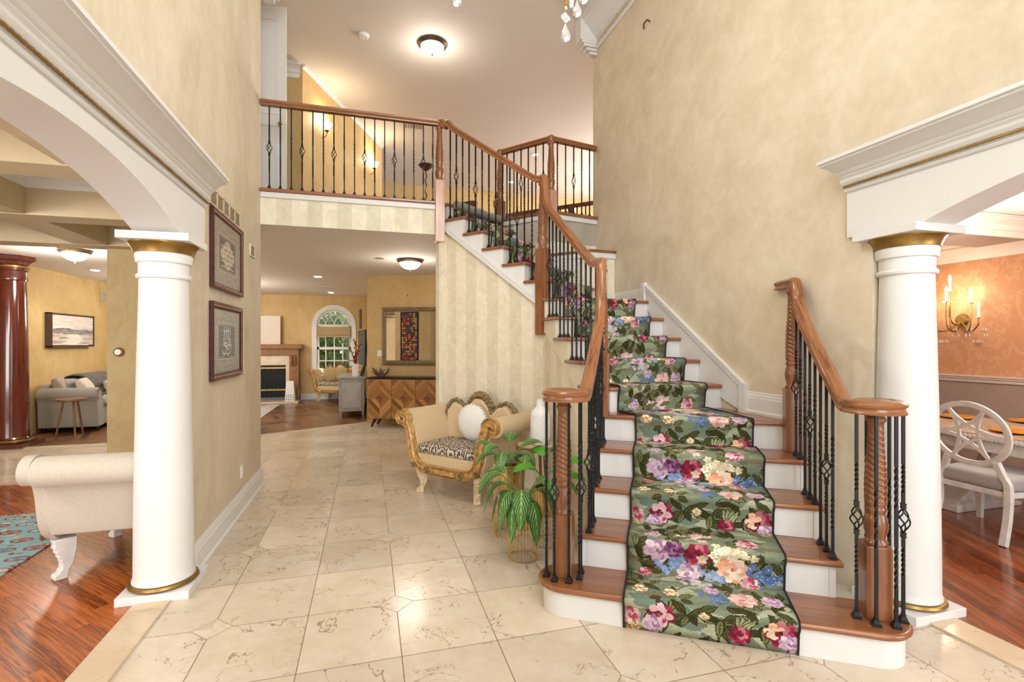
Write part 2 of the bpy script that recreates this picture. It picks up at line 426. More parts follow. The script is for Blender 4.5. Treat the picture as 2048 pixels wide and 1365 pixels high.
LEAF = leafmat('striped_leaf', (.018, .095, .008), (.30, .50, .14)); LEAF2 = leafmat('bright_ribbed_leaf', (.06, .27, .015), (.13, .42, .04), 14.)
# ------------------------------------------------------------------ drawn patterns
class Canvas:
    def __init__(s, w, h, W, H, bg): # metres and pixels
        s.w, s.h, s.W, s.H = w, h, W, H; s.a = np.empty((H, W, 3), np.float32); s.a[:] = bg
        s.X, s.Y = np.meshgrid((np.arange(W)+.5)/W*w, (1-(np.arange(H)+.5)/H)*h)
    def shape(s, x, y, rx, ry, ang, col, kind='e', wrap=True, soft=0.):
        for dy in ((-s.h, 0, s.h) if wrap else (0,)):
            R = max(rx, ry)*1.1; y2 = y+dy
            i0, i1 = int((x-R)/s.w*s.W), int((x+R)/s.w*s.W)+2; j0, j1 = int((1-(y2+R)/s.h)*s.H), int((1-(y2-R)/s.h)*s.H)+2
            i0, j0 = max(i0, 0), max(j0, 0); i1, j1 = min(i1, s.W), min(j1, s.H)
            if i0 >= i1 or j0 >= j1: continue
            dx = s.X[j0:j1, i0:i1]-x; dyy = s.Y[j0:j1, i0:i1]-y2
            c, n = math.cos(ang), math.sin(ang); a = (dx*c+dyy*n)/rx; b = (-dx*n+dyy*c)/ry
            if kind == 'leaf': m = (np.abs(a) < 1) & (np.abs(b) < (1-a*a)*.9*(1-.25*a))
            elif kind == 'box': m = (np.abs(a) < 1) & (np.abs(b) < 1)
            elif kind == 'ring': q = a*a+b*b; m = (q < 1) & (q > .6)
            else: m = a*a+b*b < 1
            s.a[j0:j1, i0:i1][m] = np.array(col)
    def leaf(s, x, y, L, w, ang, dk=(.032, .030, .010), lt=(.20, .21, .075)):
        s.shape(x, y, L, w, ang, dk, 'leaf'); s.shape(x, y, L*.86, w*.72, ang, lt, 'leaf'); s.shape(x, y, L*.9, w*.06, ang, dk); [s.shape(x+math.cos(ang)*L*q, y+math.sin(ang)*L*q, w*.42, w*.035, ang+e, dk) for q in (-.35, 0., .35) for e in (.8, -.8)]
    def rose(s, x, y, R, cols, n=9):
        for k, f in enumerate((1., .82, .62, .42, .24)):
            m = max(4, int(n*f))
            for i in range(m):
                a = 2*PI*i/m+k*.5+rng.random()*.3; c = np.array(cols[(k+i) % len(cols)])*(.8+.4*rng.random())
                s.shape(x+math.cos(a)*R*f*.62, y+math.sin(a)*R*f*.62, R*.42*(.5+f*.5), R*.30*(.5+f*.5), a, c)
        s.shape(x, y, R*.12, R*.12, 0, np.array(cols[0])*.45)
    def blossom(s, x, y, R, c, eye=(.75, .42, .2), n=5):
        a0 = rng.random()*6
        for i in range(n):
            a = a0+2*PI*i/n; s.shape(x+math.cos(a)*R*.55, y+math.sin(a)*R*.55, R*.5, R*.36, a, np.array(c)*(.75+.5*rng.random()))
        s.shape(x, y, R*.2, R*.2, 0, eye)
    def cluster(s, x, y, rx, ry, c, n, R=.02):
        for i in range(n):
            s.blossom(x+rng.normal()*rx*.5, y+rng.normal()*ry*.5, R*(.8+.4*rng.random()), np.array(c)*(.75+.5*rng.random()))
def floral():
    cv = Canvas(.83, .984, 600, 712, (.19, .225, .150))
    for i in range(190):
        cv.shape(rng.random()*.83, rng.random()*.984, .03+.09*rng.random(), .012+.025*rng.random(), rng.normal()*.3, [(.33, .37, .25), (.125, .175, .135), (.22, .26, .165), (.19, .165, .09), (.40, .43, .31), (.16, .215, .175)][i % 6])
    pink = [(.66, .40, .44), (.74, .52, .53), (.40, .06, .11), (.60, .28, .34)]; burg = [(.17, .015, .035), (.33, .035, .075), (.50, .17, .20), (.22, .02, .05)]
    lil = [(.50, .33, .46), (.62, .46, .56), (.36, .18, .33), (.68, .55, .60)]; peach = [(.83, .46, .30), (.88, .62, .45), (.80, .66, .56), (.72, .33, .20)]
    cream = (.82, .74, .52); blue = (.085, .17, .38); blue2 = (.20, .30, .52)
    def sprays(x, y, n, L=.058):
        for i in range(n):
            a = rng.random()*6.28; r = .03+.05*rng.random(); cv.leaf(x+math.cos(a)*r*1.3, y+math.sin(a)*r, L*(.6+.5*rng.random()), L*.42, a, (.030, .026, .009), [(.085, .088, .032), (.19, .20, .085), (.055, .055, .018)][i % 3])
    for x, y, n in [(.22, .12, 9), (.33, .13, 7), (.6, .08, 7), (.76, .12, 8), (.12, .60, 7), (.30, .62, 8), (.45, .58, 10), (.62, .56, 9), (.75, .66, 5), (.55, .40, 5), (.7, .33, 6), (.12, .86, 4), (.30, .80, 6), (.6, .86, 6), (.05, .5, 5), (.18, .58, 7), (.66, .60, 7), (.05, .68, 5), (.4, .5, 6), (.68, .14, 6), (.48, .12, 5), (.78, .36, 5), (.2, .9, 4), (.45, .93, 6), (.25, .25, 5), (.5, .22, 5), (.72, .24, 5), (.1, .36, 5), (.35, .94, 5)]:
        sprays(x, y, n)
    # plainer riser with one rose, a bud, a leaf spray and a dahlia
    cv.rose(.19, .11, 0.073, burg[:2]+pink[:2]); cv.rose(.15, .05, 0.053, lil); cv.rose(.03, .08, 0.059, pink)
    for a in (-.5, 0, .5, 1.0): cv.leaf(.58+.03*a, .12, .06, .022, 1.57-a*.6, (.05, .055, .02), (.42, .47, .27))
    cv.rose(.57, .055, 0.053, burg); cv.rose(.755, .10, 0.078, burg[:3]+[peach[0], peach[1]]); cv.rose(.79, .05, 0.047, lil)
    cv.rose(.40, .14, 0.026, [cream, (.55, .35, .16)]); cv.rose(.05, .02, 0.035, [(.45, .22, .09), cream])
    # flat of the tread
    for x in (.08, .24):
        cv.rose(x, .30, 0.041, [cream, (.45, .20, .07), cream]); cv.shape(x+.05, .36, .05, .004, .9, (.05, .04, .02))
    cv.cluster(.46, .30, .08, .05, blue, 16, .018); cv.rose(.60, .32, 0.071, [(.72, .45, .40), (.80, .60, .56), (.58, .27, .25)]); cv.rose(.74, .34, 0.053, lil); cv.rose(.45, .38, 0.041, lil)
    cv.cluster(.38, .44, .1, .04, (.62, .58, .62), 14, .018)
    # bouquet riser
    cv.cluster(.26, .575, .11, .06, blue2, 22, .022); cv.cluster(.70, .57, .12, .05, blue, 20, .02); cv.cluster(.47, .53, .1, .03, (.28, .36, .55), 12, .02)
    cv.rose(.17, .66, 0.080, lil); cv.rose(.26, .675, 0.059, [(.12, .03, .09), (.22, .08, .18), lil[2]]); cv.rose(.39, .655, 0.078, burg)
    cv.cluster(.56, .68, .10, .06, cream, 22, .027); cv.rose(.57, .585, 0.080, peach); cv.rose(.34, .53, 0.065, [lil[1], (.72, .62, .58), lil[2]]); cv.rose(.66, .50, 0.053, pink)
    cv.rose(.10, .50, 0.041, pink[:1]+burg[1:3])
    cv.cluster(.35, .82, .12, .05, (.70, .52, .52), 10, .03); cv.rose(.65, .80, 0.059, pink); cv.rose(.14, .82, 0.047, lil)
    for i in range(9): cv.leaf(rng.random()*.83, .74+.22*rng.random(), .05, .02, rng.random()*6)
    # woven look: ragged edges and pile speckle
    a = cv.a; Hh, Ww, _ = a.shape
    def cloud(st): 
        g = rng.normal(size=(Hh//st+2, Ww//st+2)); g = np.kron(g, np.ones((st, st)))[:Hh, :Ww]; return g
    oy = (cloud(3)*1.3+cloud(9)*1.0).astype(int); ox = (cloud(3)*1.3+cloud(9)*1.0).astype(int)
    yy, xx = np.mgrid[0:Hh, 0:Ww]; a = a[(yy+oy) % Hh, np.clip(xx+ox, 0, Ww-1)]
    return a*(1+.11*rng.normal(size=(Hh, Ww, 1))+.08*cloud(4)[..., None])
FLORAL = image_mat('floral_carpet', floral(), .95, 0, .6, .1)
def damask_cushion():
    cv = Canvas(.7, .6, 280, 240, (.62, .56, .46))
    for i in range(420):
        x, y = (i % 21)*.034+rng.normal()*.006, (i//21)*.031+rng.normal()*.006
        cv.leaf(x, y, .02, .012, (i*2.4) % 6.28, (.10, .075, .06), (.10, .075, .06))
    return cv.a
DAMASK = image_mat('leaf_print_fabric', damask_cushion(), .9, 0, .3, .2)
def calligraphy(kind):
    w, h = .86, .60 if kind == 1 else .60
    dk, lt = ((.12, .10, .08), (.58, .51, .40)) if kind == 1 else ((.18, .18, .135), (.66, .66, .60))
    cv = Canvas(w, h, 430, 300, dk)
    nx, ny = 44, 31
    for i in range(nx):
        for j in range(ny):
            x, y = (i+.5)*w/nx, (j+.5)*h/ny; a = (i*2.1+j*1.3) % 6.28; c = np.array(lt)*(.65+.5*rng.random())
            cv.shape(x, y, .0085, .0085, a, c, 'ring', False); cv.shape(x+.009*math.cos(a), y+.009*math.sin(a), .012, .0045, a+.9, c, 'leaf', False)
    for (m, c) in ((.135, lt), (.142, dk), (.155, lt), (.160, dk)):
        cv.shape(w/2, h/2, w/2-m*1.05, h/2-m*.9, 0, c, 'box', False)
    if kind == 1:
        for (x, y, rx, ry) in [(w/2, h/2, .19, .10), (w/2-.15, h/2, .07, .06), (w/2+.15, h/2, .07, .06), (w/2, h/2-.06, .12, .08), (w/2, h/2+.06, .12, .08)]:
            cv.shape(x, y, rx, ry, 0, (.50, .44, .34), 'e', False)
        for r in range(5):
            y = h/2+.10-.05*r
            cv.shape(w/2, y-.024, .2, .005, 0, (.55, .49, .38), 'box', False)
            for i in range(30):
                x = w/2-.2+.4*rng.random(); cv.shape(x, y+rng.normal()*.007, .013*(.4+rng.random()), .0035, rng.normal()*.9, (.07, .055, .04), 'e', False)
    else:
        cv.shape(w/2, h/2, .23, .17, 0, (.16, .17, .15), 'e', False)
        def stroke(pts, wd):
            pp = catmull([(a*w, b*h, 0) for a, b in pts], 22)
            for i, p in enumerate(pp):
                k = i/len(pp); cv.shape(p[0], p[1], wd*(.35+.9*math.sin(PI*min(1, k*1.02))), wd*.5, .8, (.62, .64, .66), 'e', False)
        for pts in [((.33, .36), (.36, .30), (.44, .30), (.47, .40), (.42, .44)), ((.46, .34), (.52, .28), (.62, .32), (.66, .42), (.60, .44), (.58, .38)), ((.37, .56), (.40, .48), (.48, .47), (.55, .50)), ((.40, .78), (.41, .60), (.43, .52)), ((.47, .80), (.48, .62), (.50, .53)), ((.54, .78), (.55, .62), (.58, .52), (.65, .55)), ((.62, .74), (.62, .60)), ((.36, .68), (.44, .66), (.52, .69), (.60, .66)), ((.35, .46), (.45, .42), (.55, .44), (.66, .50)), ((.50, .40), (.54, .36), (.58, .46))]:
            stroke(pts, .010)
        for i in range(26): cv.shape(w/2+rng.normal()*.10, h/2+rng.normal()*.07, .005, .005, .8, (.62, .64, .66), 'box', False)
    return cv.a
ART1 = image_mat('silver_relief_art', calligraphy(1), .45, .35, .3, .5); ART2 = image_mat('silver_script_art', calligraphy(2), .4, .4, .3, .5)
def seascape():
    cv = Canvas(1.1, .72, 330, 216, (.62, .55, .50))
    for i in range(500):
        y = rng.random()*.72; x = rng.random()*1.1; band = y/.72
        if band > .55: c = np.array([(.66, .58, .54), (.58, .52, .50), (.72, .66, .62)][i % 3])
        elif band > .4: c = np.array([(.20, .18, .18), (.30, .27, .26), (.16, .15, .15)][i % 3])
        else: c = np.array([(.55, .46, .38), (.26, .23, .23), (.68, .63, .58), (.42, .37, .33)][i % 4]) if abs(x-.6) > .2 else np.array((.70, .66, .60))
        cv.shape(x, y, .05+.12*rng.random(), .006+.006*rng.random(), 0, c*(.9+.2*rng.random()), 'box', False)
    return cv.a
SEA = image_mat('seascape_paint', seascape(), .7)
def patchwork():
    cv = Canvas(.6, 1.3, 180, 390, (.03, .022, .03)); pal = [(.55, .10, .03), (.60, .26, .05), (.06, .07, .16), (.30, .03, .03), (.50, .38, .16), (.05, .12, .09), (.13, .05, .10)]
    for r in range(20):
        for c in range(8):
            cv.shape(.075+.064*c, .06+.062*r, .026, .024, 0, pal[int(rng.integers(7))], 'box', False)
    cv.shape(.3, .65, .09, .13, 0, (.05, .02, .04), 'e', False); cv.shape(.3, .65, .05, .09, 0, (.5, .10, .05), 'e', False)
    return cv.a
PATCH = image_mat('patchwork_cloth', patchwork(), .9)
def persian(bg, pal, seed):
    cv = Canvas(3., 2., 540, 360, bg)
    for i in range(700):
        x, y = rng.random()*3, rng.random()*2; c = pal[i % len(pal)]
        cv.shape(x, y, .02+.05*rng.random(), .012+.02*rng.random(), rng.random()*6, np.array(c)*(.7+.5*rng.random()), ('leaf', 'e', 'ring')[i % 3], False)
    for k in range(9):
        for j in range(6):
            cv.shape(.2+.33*k, .2+.33*j, .13, .08, 0, pal[0], 'e', False); cv.shape(.2+.33*k, .2+.33*j, .10, .06, 0, pal[(k+j) % len(pal)], 'e', False)
            for q in range(6): cv.shape(.2+.33*k+.07*math.cos(q), .2+.33*j+.045*math.sin(q), .03, .012, q, pal[(q+1) % len(pal)], 'leaf', False)
    return cv.a
RUGL = image_mat('blue_red_rug', persian((.26, .46, .52), [(.30, .07, .07), (.58, .52, .46), (.14, .30, .36), (.36, .16, .12), (.36, .56, .60), (.30, .50, .56)], 1), .95, 0, .3)
RUGF = image_mat('grey_rug', persian((.50, .48, .46), [(.22, .23, .26), (.58, .56, .53), (.35, .36, .38), (.30, .30, .33)], 2), .95)
def damask_wall():
    t = NT('salmon_damask'); v = t.coord('World', (1, 1, .8)); a = t.noise(v, 5., 4, .6, 3.5); b = t.noise(v, 1.2, 2)
    w = t.n('TexVoronoi'); t.L(v, w.inputs['Vector']); w.inputs['Scale'].default_value = 2.6
    s = t.math('SINE', t.math('ADD', t.math('MULTIPLY', w.outputs['Distance'], 26.), t.math('MULTIPLY', a, 16.)))
    col = t.mix(t.math('MULTIPLY', t.math('GREATER_THAN', s, .45), .26), t.ramp(b, [(.3, (.52, .235, .115)), (.7, (.58, .29, .155))]), (.72, .46, .29))
    return t.base(col, .5, 0, .35)
SALMON = damask_wall(); MAUVE = plain('mauve_paint', (.36, .26, .21), .6, var=.06); PINKW = plain('pinkish_trim', (.66, .55, .47), .5, var=.02)
# ------------------------------------------------------------------ room shell
XL, XR = -1.105, 2.88
LV, Z2, CE2 = 2.787, 3.165, 5.75         # lower ceiling, upper floor, upper ceiling
def poly_floor(name, mat, pts, z, th=.004):
    return struct(MB().prism(pts, (z-th, z)).build(name, mat, smooth=False))
poly_floor('floor', MARBLE, [(-8, -2.4), (8, -2.4), (8, 16), (-8, 16)], 0, .1)
poly_floor('floor', WOODL, [(-7, -2.2), (-1.302, -2.2), (-1.302, 6.65), (-7, 6.65)], .004)
poly_floor('floor', WOODR, [(3.096, -2.2), (7.6, -2.2), (7.6, 8), (3.096, 8)], .004)
poly_floor('floor', WOODF, [(-7, 8.97), (-2.3, 8.97), (-1.70, 9.12), (-.02, 10.02), (-.02, 15), (-7, 15)], .004)
# stone sills
struct(MB().box(-1.302, -1.115, -1, 3.66, -.02, .012).build('trim_1', MARBLE2, smooth=False, bevel=.004))
struct(MB().box(2.905, 3.098, -2, 2.0, -.02, .012).build('trim_2', MARBLE2, smooth=False, bevel=.004))
struct(MB().sweep([(-7, 8.94, .003), (-2.3, 8.94, .003), (-1.70, 9.09, .003), (-.02, 9.99, .003)], [(-.035, -.003), (.035, -.003), (.035, .003), (-.035, .003)]).build('trim_3', MARBLE2, smooth=False))
struct(MB().box(-7, -1.302, 6.62, 6.69, -.02, .007).build('trim_4', MARBLE2, smooth=False))
# left foyer wall with arched opening
AY0, AY1 = 1.10, 3.66
struct(MB().prism([(-2.2, 0), (AY0, 0), (AY0, 2.40), (AY1, 2.40), (AY1, 0), (5.9, 0), (5.9, CE2), (-2.2, CE2)], (XL-.2, XL), 'x').build('wall_left', WALL, smooth=False))
struct(MB().prism([(2.28, 0), (6.14, 0), (6.14, CE2), (-2.2, CE2), (-2.2, 0), (-.3, 0), (-.3, 2.40), (2.28, 2.40)], (XR, XR+.2), 'x').build('wall_right', WALLR, smooth=False))
# front wall behind the viewpoint, with a door opening and a tall window above it
fw = MB()
for x0, x1, z0, z1 in [(-1.3, -.5, 0, CE2), (2.3, 3.1, 0, CE2), (-.5, 2.3, 2.5, 2.9), (-.5, 2.3, 5.3, CE2)]: fw.box(x0, x1, -2.4, -2.2, z0, z1)
struct(fw.build('wall_front', WALL, smooth=False))
fr = MB()
for x in (-.5, .2, .9, 1.6, 2.24): fr.box(x, x+.06, -2.34, -2.28, 2.9, 5.3); fr.box(x, x+.06, -2.34, -2.28, 0, 2.5)
for z in (2.9, 3.7, 4.5, 5.24, 0, 1.0, 2.44): fr.box(-.5, 2.3, -2.34, -2.28, z, z+.06)
struct(fr.build('window_1', WHITE, smooth=False))

def arch_z(y, yc): return 2.365-(3.25-math.sqrt(max(.01, 3.25**2-(y-yc)**2)))
def entablature(n, xa, xb, y_end, yc, sgn, y_far, ret):
    """white arched beam on the columns; sgn +1 faces +x"""
    hw = 1.17
    pts = [(y_end, 2.172)]+[(yc+hw-2*hw*i/40, arch_z(yc+hw-2*hw*i/40, yc)) for i in range(41)]+[(y_far, 2.172), (y_far, 2.49), (y_end, 2.49)]
    struct(MB().prism(pts, (xa, xb), 'x').build('trim_%d' % n, WHITE, ang=20))
    x0 = xb if sgn > 0 else xa
    prof = [(0, 2.452), (.012, 2.452), (.020, 2.462), (.012, 2.474), (.016, 2.480), (.022, 2.490), (.030, 2.497), (.040, 2.512), (.034, 2.530), (.040, 2.536), (.046, 2.540), (.046, 2.550), (.058, 2.554), (.066, 2.564), (.066, 2.572), (.082, 2.578), (.098, 2.592), (.128, 2.606), (.150, 2.612), (.150, 2.622), (.165, 2.626), (.165, 2.646), (0, 2.646)]
    m = MB(); rows = []
    for y, r in ((y_end, ret), (y_far, 0)):
        rows.append([(x0+sgn*a, y+r*a/.165, z) for a, z in prof])
    m.add(rows[0]+rows[1], [(i, (i+1) % len(prof), len(prof)+(i+1) % len(prof), len(prof)+i) for i in range(len(prof))]+[tuple(range(len(prof)))[::-1], tuple(range(len(prof), 2*len(prof)))])
    struct(m.build('trim_%d' % (n+1), WHITE, ang=25))
    rp = MB(); N = int((y_end-y_far)*60); path = [(x0+sgn*.024, y_far+(y_end-y_far)*i/N, 2.484) for i in range(N+1)]
    rp.tube(path, [.0065+.0022*(i % 2) for i in range(N+1)], 6)
    struct(rp.build('trim_%d' % (n+2), BRASS))
entablature(5, -1.325, -1.085, 3.919, 2.34, 1, .76, -.055)
entablature(8, 2.86, 3.10, 2.43, .875, -1, -.7, .07)

def column(label, c):
    t = thing('column', label, 'column', (c[0], c[1], 0))
    MB().box(-.188, .188, -.188, .188, 0, .05).build('plinth', WHITE, t, smooth=False, bevel=.003)
    MB().lathe([(.163, .05), (.178, .052), (.186, .063), (.180, .076), (.163, .078)], seg=48).build('base_ring', BRASS, t)
    R0, R1 = .158, .128
    pr = [(.150, .078), (.166, .080), (.166, .090), (R0+.003, .102), (R0, .125)]
    for i in range(1, 13):
        k = i/12; pr.append((R0+(R1-R0)*k**1.6, .125+k*(1.905-.125)))
    pr += [(.128, 1.905), (.142, 1.910), (.146, 1.922), (.142, 1.934), (.132, 1.938), (.132, 2.00), (.145, 2.005), (.150, 2.04), (.150, 2.06), (.10, 2.061)]
    MB().lathe(pr, seg=56).build('shaft', WHITE, t, ang=28)
    MB().lathe([(.146, 2.060), (.156, 2.062), (.160, 2.078), (.172, 2.105), (.184, 2.118), (.184, 2.125), (.10, 2.125)], seg=56).build('capital_ring', BRASS, t)
    MB().box(-.186, .186, -.186, .186, 2.125, 2.171).build('abacus', WHITE, t, smooth=False, bevel=.003)
column('white column with gilt rings under the left arch beside the framed art', (-1.211, 3.575))
column('white column with gilt rings at the dining room arch behind the staircase newel', (2.997, 2.170))

# baseboards
def baseboard(n, p0, p1, h=.19, d=.022, nrm=(1, 0)):
    prof = [(0, 0), (d+.012, 0), (d+.012, .018), (d, .03), (d, h*.72), (d-.006, h*.76), (d-.004, h*.82), (d-.010, h*.88), (.008, h*.96), (.004, h), (0, h)]
    vs = []; k = len(prof)
    for p in (p0, p1): vs += [(p[0]+nrm[0]*a, p[1]+nrm[1]*a, p[2]+z) for a, z in prof]
    m = MB().add(vs, [(i, (i+1) % k, k+(i+1) % k, k+i) for i in range(k)]+[tuple(range(k))[::-1], tuple(range(k, 2*k))])
    return struct(m.build('baseboard_%s' % n, WHITE, ang=25))
baseboard('left', (XL, AY1+.1, 0), (XL, 5.925, 0))
# crown at the top of the right wall, its end bracket, and its twin at the left
prof = [(0, 5.345), (.02, 5.345), (.03, 5.36), (.03, 5.47), (.045, 5.48), (.05, 5.5), (.10, 5.55), (.16, 5.63), (.20, 5.66), (.20, 5.69), (.24, 5.70), (.24, 5.75), (0, 5.75)]
def crown(n, x0, sg, y0, y1):
    k = len(prof); vs = [(x0+sg*a, y, z) for y in (y0, y1) for a, z in prof]
    struct(MB().add(vs, [(i, (i+1) % k, k+(i+1) % k, k+i) for i in range(k)]+[tuple(range(k))[::-1], tuple(range(k, 2*k))]).build('trim_%d' % n, WHITE, ang=25))
    m = MB(); N = int((y1-y0)/.05)
    for i in range(N):
        y = y0+.03+(y1-y0-.06)*i/N
        m.lathe([(.004, 0), (.022, .002), (.016, .007), (.020, .009), (.006, .014)], (x0+sg*.03, y, 5.415), 8, axis='x', sx=1, sy=1.6) if sg > 0 else m.lathe([(.004, 0), (.022, -.002), (.016, -.007), (.020, -.009), (.006, -.014)], (x0+sg*.03, y, 5.415), 8, axis='x', sx=1, sy=1.6)
    struct(m.build('trim_%d' % (n+1), plain('frieze_relief_%d' % n, (.52, .47, .36), .5, var=.4, vs=60.)))
    b = MB(); b.box(*sorted((x0, x0+sg*.25)), y1, y1+.16, 5.47, 5.75)
    for i, (w, z) in enumerate([(.25, 5.44), (.22, 5.41), (.19, 5.375), (.15, 5.33), (.11, 5.285)]): b.box(*sorted((x0, x0+sg*w)), y1+.0+.008*i, y1+.16-.008*i, z, z+.035)
    struct(b.build('trim_%d' % (n+2), WHITE, smooth=False, bevel=.006))
crown(11, XR, -1, -1.5, 5.98); crown(14, XL, 1, -1.5, 5.98)
# ceilings and upper storey
box_struct('ceiling', CEIL, -1.6, 7.6, -2.4, 14.2, CE2, CE2+.1)
N4, N5, N6, NW = (.80, 5.87), (1.70, 6.52), (2.195, 5.90), (2.88, 6.05)
slab = [(-7.2, 6.25), (-1.305, 6.25), (-1.305, 5.885), (.79, 5.885), N5, N6, NW, (2.88, 6.2), (7.6, 6.2), (7.6, 15), (-7.2, 15)]
struct(MB().prism(slab, (LV, Z2-.02)).build('ceiling', CEIL, smooth=False))
struct(MB().prism([(-1.6, 5.9), (.79, 5.9), N5, N6, NW, (7.6, 6.2), (7.6, 14), (-1.6, 14)], (Z2-.02, Z2-.002)).build('floor', WOODF, smooth=False))
box_struct('ceiling', CEIL, -7.2, -1.3, -2.4, 6.3, LV, LV+.1)
box_struct('ceiling', CEIL, 3.08, 7.6, -2.4, 6.25, LV+.02, LV+.12)
box_struct('ceiling', CEIL, 3.08, 7.6, 6.2, 8.2, LV-.002, LV+.02)
def local_wall(name, mat, p0, p1, poly, th, back=True):
    """upright slab with its own along-the-wall x axis; poly is (t, z)"""
    a = math.atan2(p1[1]-p0[1], p1[0]-p0[0])
    o = MB().prism(poly, (0, th), 'y').build(name, mat, smooth=False, loc=(p0[0], p0[1], 0), rz=a)
    return struct(o)
def rect(L, z0, z1): return [(0, z0), (L, z0), (L, z1), (0, z1)]
# balcony edge: striped board, white moulding, oak nosing
local_wall('wall_balcony', STRIPE2, (-1.105, 5.88), (.76, 5.88), rect(1.865, LV-.002, Z2-.05), .02)
struct(MB().box(-1.105, .75, 5.852, 5.882, Z2-.095, Z2-.035).build('trim_17', WHITE, smooth=False, bevel=.008))
struct(MB().box(-1.105, .76, 5.83, 5.96, Z2-.035, Z2).build('trim_18', OAKX, smooth=False, bevel=.01))
d56 = math.hypot(N6[0]-N5[0], N6[1]-N5[1]); d6w = math.hypot(NW[0]-N6[0], NW[1]-N6[1])
local_wall('wall_balcony', STRIPE2, N5, N6, rect(d56, 1.9, Z2-.05), .02)
local_wall('wall_balcony', STRIPE2, N6, NW, rect(d6w, 1.9, Z2-.05), .02)
def ledge(n, pts, z0, z1, mat, w, off):
    struct(MB().sweep([(p[0], p[1], (z0+z1)/2) for p in pts], [(-w+off, -(z1-z0)/2), (w+off, -(z1-z0)/2), (w+off, (z1-z0)/2), (-w+off, (z1-z0)/2)]).build('trim_%d' % n, mat, smooth=False, bevel=.006))
ledge(19, [N5, N6, (2.878, 6.05)], Z2-.035, Z2, OAKX, .06, .0)
ledge(20, [N5, N6, (2.878, 6.05)], Z2-.095, Z2-.035, WHITE, .02, .012)
# upper hall walls
def wall_between(name, mat, p0, p1, z0, z1, th=.1):
    L = math.hypot(p1[0]-p0[0], p1[1]-p0[1]); return local_wall(name, mat, p0, p1, rect(L, z0, z1), th)
HA, HB = (-1.055, 8.27), (.19, 11.2)
wall_between('wall_hall', GOLD, HB, HA, Z2, CE2)
wall_between('wall_hall', OLIVE, (-1.45, 8.27), HA, Z2, CE2)
wall_between('wall_hall', OLIVE, (-1.45, 5.9), (-1.45, 8.3), Z2, CE2)
wall_between('wall_hall', GOLD, (-1.6, 13.7), (7.6, 13.7), Z2, CE2)
wall_between('wall_hall', GOLD, (7.5, 13.8), (7.5, 6.2), Z2, CE2)
wall_between('wall_hall', GOLD, (3.08, 6.14), (7.6, 6.14), Z2, CE2, .06)
hd = Vector((HB[0]-HA[0], HB[1]-HA[1])).normalized(); hn = (hd.y, -hd.x)
def cornice_run(n, p0, p1, nrm, top, mat, k=1.):
    pf = [(0, -.17), (.012, -.17), (.02, -.15), (.02, -.12), (.035, -.11), (.05, -.07), (.085, -.04), (.11, -.03), (.11, -.015), (.13, -.012), (.13, 0), (0, 0)]
    q = len(pf); vs = []
    for p in (p0, p1): vs += [(p[0]+nrm[0]*a*k, p[1]+nrm[1]*a*k, top+z*k) for a, z in pf]
    struct(MB().add(vs, [(i, (i+1) % q, q+(i+1) % q, q+i) for i in range(q)]+[tuple(range(q))[::-1], tuple(range(q, 2*q))]).build('trim_%d' % n, mat, ang=25))
cornice_run(21, HA, HB, hn, CE2, WHITE, 1.15)
cornice_run(22, (-1.4, 8.27), (HA[0]+.06, 8.27), (0, -1), CE2, WHITE, 1.15)
# striped wall under the stairs is built with the staircase. Family-side walls:
MW0, MU = (-.02, 9.87), (math.cos(.3927), -math.sin(.3927))
MW1 = (MW0[0]+MU[0]*3.2, MW0[1]+MU[1]*3.2)
wall_between('wall_mirror', GOLD, MW0, MW1, 0, LV)
wall_between('wall_family', GOLD, (-.02, 14.5), (-.02, 9.87), 0, LV)
# far family wall with an arched window opening
WY = 14.4
wx0, wx1 = on_y(634, 700, WY)[0], on_y(702, 700, WY)[0]; wzb = on_y(660, 742, WY)[2]; wzs = on_y(660, 652, WY)[2]; wr = (wx1-wx0)/2; wxc = (wx0+wx1)/2
arc = [(wxc+wr*math.cos(PI*i/24), wzs+wr*math.sin(PI*i/24)) for i in range(25)]
struct(MB().prism([(-7, 0), (wx0, 0), (wx0, LV), (-7, LV)], (WY, WY+.15), 'y').build('wall_far', GOLD, smooth=False))
struct(MB().prism([(wx1, 0), (.1, 0), (.1, LV), (wx1, LV)], (WY, WY+.15), 'y').build('wall_far', GOLD, smooth=False))
struct(MB().prism([(wx0, 0), (wx1, 0), (wx1, wzb), (wx0, wzb)], (WY, WY+.15), 'y').build('wall_far', GOLD, smooth=False))
struct(MB().prism([(wx1, LV), (wx1, wzs)]+arc[1:-1]+[(wx0, wzs), (wx0, LV)], (WY, WY+.15), 'y').build('wall_far', GOLD, smooth=False))
